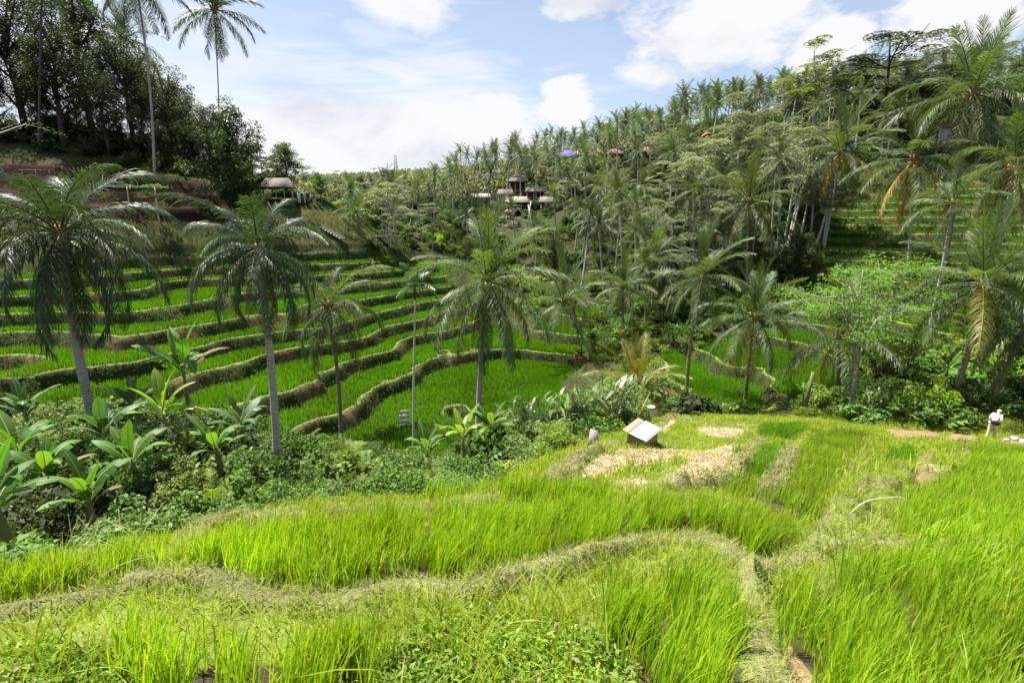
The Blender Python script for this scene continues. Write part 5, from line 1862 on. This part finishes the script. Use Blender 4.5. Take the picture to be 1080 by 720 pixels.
def person(x, y, z, rot, label, shirt, legs, hair, lean=0.0, stride=0.12, group=None, arm=0.15, scale=1.0, sub=1, fingers=False, hat=None, zadd=0.0):
    cl, sl = math.cos(lean), math.sin(lean)

    def up(p):
        dz, dy = p[2] - 0.92, p[1]
        return (p[0], dy * cl + dz * sl, 0.92 + dz * cl - dy * sl)
    J = {'pel': (0, 0, 0.94), 'sp': up((0, 0, 1.14)), 'ch': up((0, 0, 1.33)), 'nk': up((0, 0.01, 1.47)), 'hd': up((0, 0.03, 1.56)), 'ht': up((0, 0.03, 1.64))}
    for s_, n_ in ((-1, 'l'), (1, 'r')):
        J['hip' + n_] = (s_ * 0.09, 0, 0.88)
        J['kn' + n_] = (s_ * 0.10, 0.04 + s_ * stride * 0.6, 0.49)
        J['an' + n_] = (s_ * 0.10, -0.02 + s_ * stride, 0.08)
        J['to' + n_] = (s_ * 0.11, 0.14 + s_ * stride, 0.035)
        J['sh' + n_] = up((s_ * 0.17, 0, 1.40))
        J['el' + n_] = up((s_ * 0.235, -0.02 + arm * 0.3, 1.13))
        J['wr' + n_] = up((s_ * 0.23, 0.02 + arm, 0.90 + arm * 0.3))
        J['ha' + n_] = up((s_ * 0.225, 0.04 + arm * 1.2, 0.82 + arm * 0.35))
    names = list(J)
    rads = {'pel': (0.13, 0.10), 'sp': (0.12, 0.09), 'ch': (0.145, 0.10), 'nk': 0.05, 'hd': 0.085, 'ht': 0.075, 'hip': 0.085, 'kn': 0.058, 'an': 0.042, 'to': 0.035, 'sh': 0.06, 'el': 0.042, 'wr': 0.03, 'ha': 0.036}
    E = [('pel', 'sp'), ('sp', 'ch'), ('ch', 'nk'), ('nk', 'hd'), ('hd', 'ht')]
    for n_ in 'lr':
        E += [('pel', 'hip' + n_), ('hip' + n_, 'kn' + n_), ('kn' + n_, 'an' + n_), ('an' + n_, 'to' + n_), ('ch', 'sh' + n_), ('sh' + n_, 'el' + n_), ('el' + n_, 'wr' + n_), ('wr' + n_, 'ha' + n_)]
    V_ = [J[n] for n in names]
    Rr = [rads.get(n, rads.get(n[:-1])) for n in names]
    Ed = [(names.index(a), names.index(b)) for a, b in E]
    if fingers:
        for n_, sg in (('l', -1), ('r', 1)):
            hi = names.index('ha' + n_)
            h0 = np.array(J['ha' + n_])
            for k in range(5):
                p1 = h0 + np.array([sg * 0.004, (k - 2) * 0.018, -0.045])
                p2 = p1 + np.array([-sg * 0.006, (k - 2) * 0.003 + 0.008, -0.032 - 0.006 * (2 - abs(k - 2))])
                if k == 4:
                    p1 = h0 + np.array([-sg * 0.01, 0.035, -0.01])
                    p2 = p1 + np.array([-sg * 0.006, 0.018, -0.028])
                i1 = len(V_)
                V_ += [tuple(p1), tuple(p2)]
                Rr += [0.010, 0.008]
                Ed += [(hi, i1), (i1, i1 + 1)]
    body = skin_mesh(V_, Ed, Rr, 0, sub)
    root = link('person', body, M['skin'], None, (x, y, z + zadd), (0, 0, rot), scale)
    tag(root, label, 'person', group)

    def garment(nm, keys, extra_r, mat, ov=None):
        vs = [J[k] for k in keys]
        if ov:
            vs = [ov.get(k, J[k]) for k in keys]
        es = [(keys.index(a), keys.index(b)) for a, b in E if a in keys and b in keys]
        rs = []
        for k in keys:
            r_ = rads.get(k, rads.get(k[:-1]))
            rs.append(tuple(a + extra_r for a in r_) if isinstance(r_, tuple) else r_ + extra_r)
        g_ = skin_mesh(vs, es, rs, 0, sub)
        link(nm, g_, M[mat], root)
    garment('shirt', ['sp', 'pel', 'ch', 'shl', 'shr', 'ell', 'elr'], 0.022, shirt)
    garment('trousers', ['pel', 'hipl', 'hipr', 'knl', 'knr', 'anl', 'anr'], 0.020, legs)
    hb = MB().ball((J['ht'][0], J['ht'][1] - 0.015, J['ht'][2] - 0.01), 0.105, 10, 7, (0.95, 1.05, 0.95))
    link('hair', hb.mesh('hair', True), M[hair], root)
    fb = MB()
    fb.ball((0, J['hd'][1] + 0.09, J['hd'][2]), 0.016, 6, 4, (0.8, 1.2, 1.3))
    for s_ in (-1, 1):
        fb.ball((s_ * 0.085, J['hd'][1], J['hd'][2] + 0.01), 0.02, 6, 4, (0.5, 0.8, 1.4))
    link('face_features', fb.mesh('face_features', True), M['skin'], root)
    if hat:
        mb = MB().ball((J['ht'][0], J['ht'][1], J['ht'][2] + 0.055), 0.20, 12, 4, (1, 1, 0.35))
        link('hat', mb.mesh('hat', True), M[hat], root)
    return root


hx, hy = at(1045, 462, 25)[0], 25
wy = hy
pz = Hs(hx, hy)
# walk the woman's spot along her sight line until her feet meet the ground
best = None
for Y in np.arange(18, 32, 0.25):
    p = at(1044, 463, Y)
    dz = abs(Hs(p[0], p[1]) - p[2])
    if best is None or dz < best[0]:
        best = (dz, Y)
wY = best[1]
p = at(1044, 463, wY)
print('woman at', wY, best)
woman = person(p[0], p[1], Hs(p[0], p[1]), R(-62), 'person in a white shirt and beige trousers bending forward on the path', 'cloth_white', 'cloth_beige', 'hair_blond', 0.62, 0.14, None, 0.2, 1.0, 2, True)
mb = MB().ball((0, 0, 0), 0.19, 12, 8, (1.15, 0.55, 0.72), 0.3, 3)
mb.tube([(-0.2, 0.0, 0.05), (-0.10, 0.02, 0.30), (0.05, 0.10, 0.48), (0.16, 0.16, 0.52)], 0.018, 5)
bag = link('shoulder_bag', mb.mesh('shoulder_bag', True), M['cloth_navy'], None, (p[0] - 0.10, p[1] - 0.17, Hs(p[0], p[1]) + 0.98), (0, R(12), R(-25)))
tag(bag, 'navy bag slung across the lower back of the bending person', 'bag')

VP = [(316, 212, 'cloth_white', 'cloth_white', 'person in white standing closest to the thatched hut'), (322, 212, 'cloth_lilac', 'cloth_beige', 'person in lilac in the middle of the viewpoint row'),
      (329, 213, 'cloth_pink', 'cloth_navy', 'person in pink on the viewpoint path'), (335, 214, 'cloth_blue', 'cloth_black', 'person in blue at the right end of the viewpoint row'), (309, 211, 'cloth_pink', 'cloth_khaki', 'person under the edge of the thatched roof')]
for i, (px, py, sh, lg, lab) in enumerate(VP):
    q_ = ground_at(px, py + 3, 60, 120)
    person(q_[0], q_[1], Hs(q_[0], q_[1]), 1.3 * i, lab, sh, lg, 'hair_dark', 0.0, 0.05, None, 0.05, 1.12, 1)

# ------------------------------------------------------------------ buildings and small things
print('buildings')


def root_at(name, x, y, z, rz, label, cat, group=None, sc=1.0):
    o = bpy.data.objects.new(name, None)
    COL.objects.link(o)
    o.location = (float(x), float(y), float(z))
    o.rotation_euler = (0, 0, rz)
    o.scale = (sc, sc, sc)
    return tag(o, label, cat, group)


def prism_roof(w, d, h, ov, z0, hip=0.0, th=0.08):
    """gabled (hip=0) or hipped roof, ridge along X, with thickness"""
    mb = MB()
    X1, Y1 = w / 2 + ov, d / 2 + ov
    rx = X1 - hip
    for dz in (0,):
        v = [(-X1, -Y1, z0), (X1, -Y1, z0), (X1, Y1, z0), (-X1, Y1, z0), (-rx, 0, z0 + h), (rx, 0, z0 + h)]
        v2 = [(a, b, c - th) for a, b, c in v]
        V_ = v + v2
        q = [(0, 1, 5, 4), (2, 3, 4, 5), (7, 6, 10, 11), (9, 8, 11, 10), (0, 6, 7, 1), (1, 7, 8, 2), (2, 8, 9, 3), (3, 9, 6, 0)]
        t = [(1, 2, 5), (3, 0, 4), (8, 7, 11), (6, 9, 10)]
        mb.add(V_, q, t)
    return mb


# small board hut with a half rusty, half zinc roof on the near slope
hp = ground_at(677, 470, 10, 40)
hs_ = hp[1] * math.cos(PITCH) - hp[2] * math.sin(PITCH)
hw = 25 * hs_ / FPX
print('hut', hp, hw)
hut = root_at('small_hut', hp[0], hp[1], hp[2] - 0.05, R(45), 'tiny board hut with a half rusty, half shiny sheet roof on the near slope', 'hut', None, hw / 1.3)
hut.scale[2] *= 0.84
mb = MB()
for sx in (-1, 1):
    for k in range(5):
        mb.box((sx * 0.62, -0.38 + k * 0.19, 0.42), (0.04, 0.175, 0.84 - 0.05 * (k % 2)))
for sy in (-1, 1):
    for k in range(6):
        mb.box((-0.52 + k * 0.207, sy * 0.475, 0.42), (0.19, 0.04, 0.84 - 0.05 * ((k + 1) % 2)))
link('wall', mb.mesh('wall'), M['wood'], hut)
for sx in (-1, 1):
    for sy in (-1, 1):
        link('post', MB().box((sx * 0.66, sy * 0.515, 0.42), (0.05, 0.05, 0.86)).mesh('post'), M['wood_grey'], hut)
roof_rot = (Matrix.Rotation(R(-45), 3, 'Z') @ Matrix.Rotation(R(17), 3, 'X') @ Matrix.Rotation(R(45), 3, 'Z')).to_euler()
mz = MB()
for k in range(24):
    mz.box((-0.76 + k * 0.066, -0.20, 0.012 * (k % 2)), (0.07, 1.06, 0.018))
link('zinc_sheet', mz.mesh('zinc_sheet'), M['zinc'], hut, (0, 0, 1.10), roof_rot)
mz = MB()
for k in range(24):
    mz.box((-0.74 + k * 0.064, 0.52, -0.012 + 0.012 * (k % 2)), (0.068, 0.55, 0.018))
link('rusty_sheet', mz.mesh('rusty_sheet'), M['rust'], hut, (0, 0, 1.10), roof_rot)

# leaning pole and two pale flat stones behind the hut
q0 = ground_at(690, 434, 12, 45)
for i, (px, py, lab) in enumerate(((687, 431, 'pale flat stone at the end of the pole behind the small hut'), (704, 426, 'pale flat stone on the bank right of the pole'), (617, 503, 'pale stone at the corner of the dry plot'), (712, 433, 'small pale stone beside the upper dry plot'))):
    g_ = ground_at(px, py, 9, 60)
    s_ = 0.0095 * g_[1] * (1.0 if i < 2 else 0.7)
    mb = MB().ball((0, 0, 0), 1.0, 12, 8, (1, 0.8, 0.45), 0.5, i)
    tag(link('stone', mb.mesh('stone', True), M['stone_white'], None, (g_[0], g_[1], g_[2] + s_ * 0.3), (0, 0, i), s_), lab, 'stone')
g0, g1 = ground_at(671, 444, 12, 45), ground_at(685, 432, 12, 60)
mb = MB().tube([(0, 0, 0), (g1[0] - g0[0], min(4, g1[1] - g0[1]), 0.9)], [0.03, 0.022], 6)
tag(link('pole', mb.mesh('pole', True), M['wood_grey'], None, (g0[0], g0[1], g0[2] + 0.25)), 'thin pale pole leaning behind the small hut', 'pole')

# pinkish concrete spillway slab between the cane clumps
g_ = ground_at(626, 474, 14, 60)
k_ = g_[1] / 22.0 * 0.5
mb = MB()
vv = [(-0.62, 0, -0.3), (0.55, 0, -0.3), (0.52, 0.9, 1.15), (-0.16, 1.0, 1.35)]
vv = vv + [(a, b + 0.18, c) for a, b, c in vv]
mb.add(np.array(vv) * k_, [(0, 1, 2, 3), (7, 6, 5, 4), (0, 4, 5, 1), (1, 5, 6, 2), (2, 6, 7, 3), (3, 7, 4, 0)])
tag(link('concrete_slab', mb.mesh('concrete_slab'), M['concrete'], None, (g_[0], g_[1], g_[2] - 0.05)), 'leaning slab of pinkish concrete between the cane clumps left of the small hut', 'slab')

# pile of pale rocks at the right edge
for i, (px, py, s_) in enumerate(((1070, 464, 0.24), (1079, 467, 0.24), (1062, 465, 0.16))):
    g_ = ground_at(px, py, 8, 40)
    mb = MB().ball((0, 0, 0), 1, 10, 7, (1, 0.8, 0.6), 0.7, 20 + i)
    tag(link('rock', mb.mesh('rock', False), M['stone_white' if i == 1 else 'stone'], None, (g_[0], g_[1], g_[2] + s_ * 0.3), (0.2, 0.1, i), s_),
        ('pale grey rock in the middle of the heap right of the woman', 'white rock at the right edge of the picture', 'smallest grey rock of the heap right of the woman')[i], 'rock')

# stacked white board sign at the corner of a terrace
g_ = ground_at(427, 453, 25, 70)
sg = root_at('white_sign', g_[0], g_[1], g_[2], R(8), 'stack of short white boards on posts at a terrace corner beside the thin trunk', 'sign')
for sx in (-1, 1):
    link('post', MB().box((sx * 0.30, 0.055, 0.8), (0.05, 0.05, 1.9)).mesh('post'), M['wood_dark'], sg)
for k in range(4):
    link('board', MB().box((0, 0, 0), (0.78, 0.05, 0.24 if k != 2 else 0.30)).mesh('board'), M['white'], sg, (0.03 * (k % 2), 0, 0.35 + 0.40 * k), (0, R((-1) ** k * 3), 0))

# red and yellow streamers on bent poles, two people below
g_ = at(606, 345, 70)
gz_ = Hs(g_[0], g_[1])
for i, (dx, topz, col, lab) in enumerate(((0.0, 6.5, 'cloth_red', 'red cloth streamer on a bent pole by the stream'), (1.4, 6.8, 'ochre', 'yellow cloth streamer on a bent pole right of the red one'))):
    st = root_at('streamer', g_[0] + dx, g_[1], gz_, 0, lab, 'flag')
    h = at(606, 318, 70)[2] - gz_
    P = [(0, 0, 0), (0, 0, h * 0.5), (0.1, 0, h * 0.85), (0.7, 0, h * 1.0), (1.3, 0, h * 0.97)]
    link('pole', MB().tube(P, [0.05, 0.04, 0.035, 0.025, 0.015], 6).mesh('pole', True), M['wood_grey'], st)
    mb = MB()
    sg_ = 1 if i else -1
    prev = None
    for k in range(8):
        z = h * 0.95 - k * 0.42
        x = -0.05 + 0.18 * math.sin(k * 0.9) * sg_
        w_ = 0.22
        for yy in (0.0,):
            mb.add([(x - w_, yy + 0.05 * math.sin(k), z), (x + w_, yy, z), (x + w_ + 0.05, yy + 0.04, z - 0.42), (x - w_ + 0.03, yy + 0.05 * math.sin(k + 1), z - 0.42)], [(0, 1, 2, 3)])
    link('cloth', mb.mesh('cloth'), M[col], st)
for i, (px, py, Y, sh, lg, lab) in enumerate(((608, 384, 60, 'cloth_red', 'cloth_red', 'person dressed in red walking beside the stream'), (613, 378, 62, 'cloth_black', 'cloth_navy', 'person in dark clothes right behind the one in red'))):
    q_ = at(px, py, Y)
    person(q_[0], q_[1], max(Hs(q_[0], q_[1]), q_[2]), 0.5 + i, lab, sh, lg, 'hair_dark', 0.05, 0.12, None, 0.1, 1.0, 1)

# thatched viewpoint hut on the left ridge
q_ = at(294, 208, 88)
vz = Hs(q_[0], q_[1])
vh = root_at('thatched_hut', q_[0], q_[1], vz, R(-8), 'open hut with a grey thatched roof at the end of the left ridge', 'hut', None, 0.78)
s_ = 88 / FPX
for sx in (-1, 0.2, 1):
    for sy in (-1, 1):
        link('post', MB().box((sx * 2.3, sy * 1.6, 1.3), (0.16, 0.16, 2.6)).mesh('post'), M['wood_grey'], vh)
link('roof', prism_roof(5.0, 3.8, 1.9, 0.4, 2.5, 0.35, 0.2).mesh('roof'), M['thatch'], vh)
link('floor', MB().box((0, 0, 0.12), (5.2, 3.9, 0.3)).mesh('floor'), M['wood'], vh)
mb = MB()
mb.box((-0.2, 1.7, 0.85), (4.6, 0.08, 1.1))
link('back_wall', mb.mesh('back_wall'), M['wood_dark'], vh)
link('bench', MB().box((-0.8, 0.6, 0.62), (2.0, 0.5, 0.08)).box((-1.6, 0.6, 0.44), (0.1, 0.4, 0.34)).box((0.0, 0.6, 0.44), (0.1, 0.4, 0.34)).mesh('bench'), M['wood_grey'], vh)
# stone stair going down from the viewpoint
mb = MB()
for k in range(8):
    mb.box((k * 0.5, 0, -k * 0.25), (0.52, 1.2, 0.3))
q2 = at(338, 215, 86)
tag(link('stair', mb.mesh('stair'), M['stone'], None, (q2[0], q2[1], Hs(q2[0], q2[1]) + 0.1), (0, 0, R(-15))), 'grey stair leading down from the viewpoint people', 'stair')

# lookout platform on stilts with two people and tower on the horizon
q_ = at(412, 253, 84)
gp_ = ground_at(410, 259, 50, 140)
q_ = np.array(gp_)
gz_ = gp_[2]
pl = root_at('lookout_platform', q_[0], q_[1], gz_, R(12), 'bamboo lookout platform on stilts at the far end of the terraces', 'platform')
hh = 1.5 * gp_[1] / 84
mb = MB()
for k in range(14):
    mb.box((-1.9 + k * 0.29, 0, hh), (0.27, 1.7, 0.08))
link('deck', mb.mesh('deck'), M['thatch_tan'], pl)
for sx in (-1, 0, 1):
    for sy in (-1, 1):
        link('stilt', MB().box((sx * 1.7, sy * 0.7, hh / 2 - 0.3), (0.10, 0.10, hh + 0.5)).mesh('stilt'), M['wood_grey'], pl)
mb = MB()
mb.tube([(1.2, 0.8, hh), (1.2, 0.8, hh + 1.0)], 0.04, 5).tube([(-1.9, 0.8, hh + 0.95), (1.9, 0.8, hh + 0.95)], 0.035, 5)
link('railing', mb.mesh('railing'), M['wood_grey'], pl)
person(q_[0] - 0.3, q_[1], gz_ + hh + 0.05, 2.0, 'person in pale blue standing on the lookout platform', 'cloth_blue', 'cloth_lilac', 'hair_dark', 0, 0.04, None, 0.05, 1.0, 1, False, 'white')
q3 = at(392, 250, 84)
person(q3[0], q3[1], Hs(q3[0], q3[1]), 1.0, 'person in pink beside the grassy bank left of the lookout platform', 'cloth_pink', 'cloth_beige', 'hair_blond', 0, 0.08, None, 0.05, 1.1, 1)
q_ = at(418, 190, 400)
tw = root_at('radio_mast', q_[0], q_[1], Hs(q_[0], q_[1]), 0, 'thin radio mast on the far wooded skyline', 'mast')
ht_ = at(418, 163, 400)[2] - Hs(q_[0], q_[1])
mb = MB()
for sx in (-1, 1):
    for sy in (-1, 1):
        mb.tube([(sx * 1.2, sy * 1.2, 0), (sx * 0.6, sy * 0.6, ht_)], 0.18, 4)
for k in range(8):
    z = ht_ * k / 8
    w_ = 1.2 - 0.6 * k / 8
    mb.tube([(-w_, -w_, z), (w_, -w_, z + ht_ / 8)], 0.10, 4).tube([(-w_, w_, z + ht_ / 8), (w_, w_, z)], 0.10, 4)
link('lattice', mb.mesh('lattice'), M['plaster'], tw)

# hillside restaurant: separate pavilions


def pavilion(px, py, Y, w, d, hwall, hroof, roof_m, label, wall_m='wood_dark', hip=0.6, rz=0.0, open_=True, name='pavilion', zoff=0.0):
    gq = ground_at(px, py + 7, 60, 260)
    q_ = at(px, py, gq[1] + d * 0.5)
    k_ = gq[1] / Y
    w, d, hwall, hroof = w * k_ * 0.85, d * k_ * 0.85, hwall * k_ * 0.9, hroof * k_ * 0.55
    z = q_[2]
    p_ = root_at(name, q_[0], q_[1], z, rz, label, 'building')
    dep_ = max(0.5, z - Hs(q_[0], q_[1] - d / 2) + 0.5)
    pm_ = MB().box((0, 0, (hwall - dep_) / 2), (0.2, 0.2, hwall + dep_)).mesh('post')
    for sx in (-1, -0.33, 0.33, 1):
        for sy in (-1, 1):
            link('post', pm_, M['wood_grey'], p_, (sx * (w / 2 - 0.12), sy * (d / 2 - 0.12), 0))
    link('floor', MB().box((0, 0, -0.08), (w, d, 0.2)).mesh('floor'), M['wood'], p_)
    mb = MB().box((0, d / 2 - 0.3, hwall / 2), (w - 0.5, 0.12, hwall - 0.1))
    if not open_:
        mb.box((0, -d / 2 + 0.35, hwall * 0.5), (w - 0.5, 0.12, hwall - 0.1))
    link('wall', mb.mesh('wall'), M[wall_m], p_)
    mb = MB().box((0, -d / 2 + 0.06, 0.95), (w - 0.3, 0.06, 0.08))
    for k in range(int(w / 0.5)):
        mb.box((-w / 2 + 0.3 + k * 0.5, -d / 2 + 0.06, 0.45), (0.06, 0.05, 0.9))
    link('railing', mb.mesh('railing'), M['wood_grey'], p_)
    link('roof', prism_roof(w, d, hroof, 0.45, hwall, hip, 0.16).mesh('roof'), M[roof_m], p_)
    return p_


pavilion(546, 205, 118, 4.2, 4, 3.0, 2.6, 'thatch', 'highest pavilion of the hillside restaurant with a grey thatched roof', hip=1.0)
pavilion(533, 214, 116, 3.6, 3.5, 2.0, 2.0, 'thatch', 'brown-roofed pavilion left of the highest restaurant pavilion', hip=0.5)
pavilion(566, 213, 116, 5.2, 3.5, 2.4, 2.0, 'thatch', 'brown-roofed pavilion right of the highest restaurant pavilion', hip=0.4)
pavilion(546, 221, 112, 5.6, 3.6, 1.6, 2.3, 'thatch_tan', 'lower terrace pavilion with a wide pale roof in the middle of the restaurant', hip=0.3)
pavilion(579, 219, 112, 4.2, 3.2, 1.3, 2.0, 'thatch', 'brown-roofed pavilion at the right end of the restaurant', hip=0.3)
pavilion(507, 215, 112, 4.4, 3.4, 1.4, 1.6, 'plaster', 'grey-roofed pavilion at the left end of the restaurant', hip=0.3)
pavilion(538, 233, 104, 1.8, 1.8, 1.9, 0.9, 'redroof', 'little kiosk with a red roof below the restaurant', wall_m='wood_dark', hip=0.4, open_=False, name='kiosk')
# bamboo props below the restaurant
for i, (p0, p1) in enumerate((((556, 238), (560, 212)), ((564, 250), (557, 216)))):
    a, b = at(*p0, 108), at(*p1, 110)
    mb = MB().tube([(0, 0, -0.5), tuple(b - a)], [0.13, 0.09], 6)
    tag(link('bamboo_pole', mb.mesh('bamboo_pole', True), M['bark_pale'], None, a), ('upright pale bamboo pole below the restaurant', 'slanting pale bamboo pole below the restaurant')[i], 'pole')

# coloured roofs peeping through the palms
def canopy(px, py, Y, w, h, mat, label):
    q_ = at(px, py, Y)
    gz_ = Hs(q_[0], q_[1])
    z = max(q_[2], gz_ + 2.2)
    c_ = root_at('market_canopy', q_[0], q_[1], gz_, R(10), label, 'canopy')
    link('cover', prism_roof(w, w * 0.7, h, 0.1, z - gz_, w * 0.35, 0.05).mesh('cover'), M[mat], c_)
    for sx in (-1, 1):
        for sy in (-1, 1):
            link('post', MB().box((sx * w * 0.48, sy * w * 0.33, (z - gz_) / 2 - 0.3), (0.1, 0.1, z - gz_ + 0.5)).mesh('post'), M['wood_grey'], c_)


canopy(599, 166, 150, 6.0, 1.8, 'purple', 'violet canopy showing between the palms above the restaurant')
canopy(614, 164, 152, 6.0, 1.8, 'ochre', 'ochre canopy right of the violet one')
canopy(648, 163, 148, 4.6, 1.5, 'mauve', 'mauve canopy among the palm crowns')
canopy(682, 164, 146, 4.2, 1.4, 'mauve', 'second mauve canopy further right among the palm crowns')
pavilion(752, 152, 128, 4.5, 4, 2.2, 1.6, 'redroof', 'red tiled roof half hidden by the pale layered trees', name='house', open_=False, hip=0.5)
# grey house at the upper right
hs1 = pavilion(1008, 156, 84, 11, 5, 3.2, 1.6, 'redroof', 'grey-walled house with a rusty roof above the upper right paddies', wall_m='plaster', name='house', open_=False, hip=0.6)
link('window', MB().box((0, 0, 0), (1.0, 0.06, 1.1)).mesh('window'), M['tarp'], hs1, (-2.5, -2.24, 1.7))
link('window', MB().box((0, 0, 0), (1.0, 0.06, 1.1)).mesh('window'), M['tarp'], hs1, (2.2, -2.24, 1.7))

# black tarpaulin shelter on the upper paddies
q_ = at(1046, 240, 70)
sh = root_at('tarp_shelter', q_[0], q_[1], Hs(q_[0], q_[1]), R(-15), 'black tarpaulin shelter on pale poles beside the upper right paddies', 'shelter')
for sx in (-1, 1):
    for sy in (-1, 1):
        link('pole', MB().tube([(sx * 1.1, sy * 0.8, -0.3), (sx * 1.1, sy * 0.8, 1.9 + 0.3 * sy)], 0.05, 5).mesh('pole'), M['bark_pale'], sh)
mb = MB()
nn_ = 8
vv = []
for i in range(nn_ + 1):
    for j in range(nn_ + 1):
        a, b = i / nn_ * 2 - 1, j / nn_ * 2 - 1
        vv.append((a * 1.45, b * 1.15, 1.95 + 0.32 * b - 0.18 * (1 - a * a) * (1 - b * b) - 0.35 * max(0, abs(a) - 0.8) * 5))
qq = [(i * (nn_ + 1) + j, (i + 1) * (nn_ + 1) + j, (i + 1) * (nn_ + 1) + j + 1, i * (nn_ + 1) + j + 1) for i in range(nn_) for j in range(nn_)]
mb.add(vv, qq)
mb.box((0, 0.8, 1.0), (2.1, 0.05, 1.6))
link('cover', mb.mesh('cover', True), M['tarp'], sh)

# two small papaya trees on the red earth terrace, rails behind
for i, (px, lab) in enumerate(((136, 'left of two small pale-stemmed papaya trees on the red earth'), (165, 'right of two small pale-stemmed papaya trees on the red earth'))):
    b = at(px, 214, 76)
    z = Hs(b[0], b[1])
    h = at(px, 197, 76)[2] - z
    lr = np.random.default_rng(40 + i)
    pt = root_at('papaya_tree', b[0], b[1], z, i, lab, 'tree')
    link('trunk', MB().tube(limb_path((0, 0, -0.3), (0.1, 0, h), lr, 0, 6, 0.01), np.linspace(0.13, 0.08, 6), 7).mesh('trunk', True), M['trunk_white'], pt)
    P = np.vstack([np.array([math.cos(k * 0.7) * 1.4 * u, math.sin(k * 0.7) * 1.4 * u, h + 0.25 - 0.3 * u * u]) + lr.normal(0, 0.18, (26, 3)) * np.array([1, 1, 0.35]) for k in range(9) for u in (0.45, 0.95)])
    v, q = leaf_quads(P, 0.30, 0.8, 0.5)
    link('crown', make_mesh('crown', v, q), M['banana_grey'], pt)
a, b = at(14, 152, 84), at(50, 153, 84)
rf_z = Hs((a[0] + b[0]) / 2, 84)
fence_ = root_at('rail_fence', a[0], a[1], rf_z, 0, 'low dark wooden rail at the far left of the red-earth terraces', 'fence')
link('rail', MB().tube([(0, 0, 1.0), (b[0] - a[0], 0, 0.95)], 0.06, 6).mesh('rail'), M['bark'], fence_)
for k in range(3):
    xk = (b[0] - a[0]) * (0.1 + 0.4 * k)
    link('post', MB().tube([(xk, 0, -1.0), (xk, 0, 1.0)], 0.05, 5).mesh('post'), M['bark'], fence_)

# mossy dead post by the feathery tree
q_ = at(847, 440, 34)
z = Hs(q_[0], q_[1])
h = at(852, 392, 34)[2] - z
mb = MB().tube([(0, 0, -0.2), (0.15, 0, h * 0.6), (0.3, 0, h)], [0.16, 0.13, 0.11], 8)
tag(link('dead_trunk', mb.mesh('dead_trunk', True), M['trunk_moss'], None, (q_[0], q_[1], z)), 'broken mossy trunk standing left of the feathery tree', 'dead trunk')

# bent dry stalk arching over the right-hand rice
g_ = ground_at(905, 560, 3, 20)
k_ = g_[1] / 8.0
tt = np.linspace(0, 1, 14)
P = np.stack([tt, -0.05 * tt, 0.62 * np.sin(tt * 2.6) ** 0.8 * 0.62 + 0.03 * np.sin(tt * 9)], 1) * k_
tag(link('dry_stalk', MB().tube(P, np.linspace(0.005, 0.0022, 14), 6).mesh('dry_stalk', True), M['stone_white'], None, (g_[0] - 0.2 * k_, g_[1], g_[2] + 0.2)), 'pale dry stalk arching over the grass between the right-hand rice plots', 'stalk')
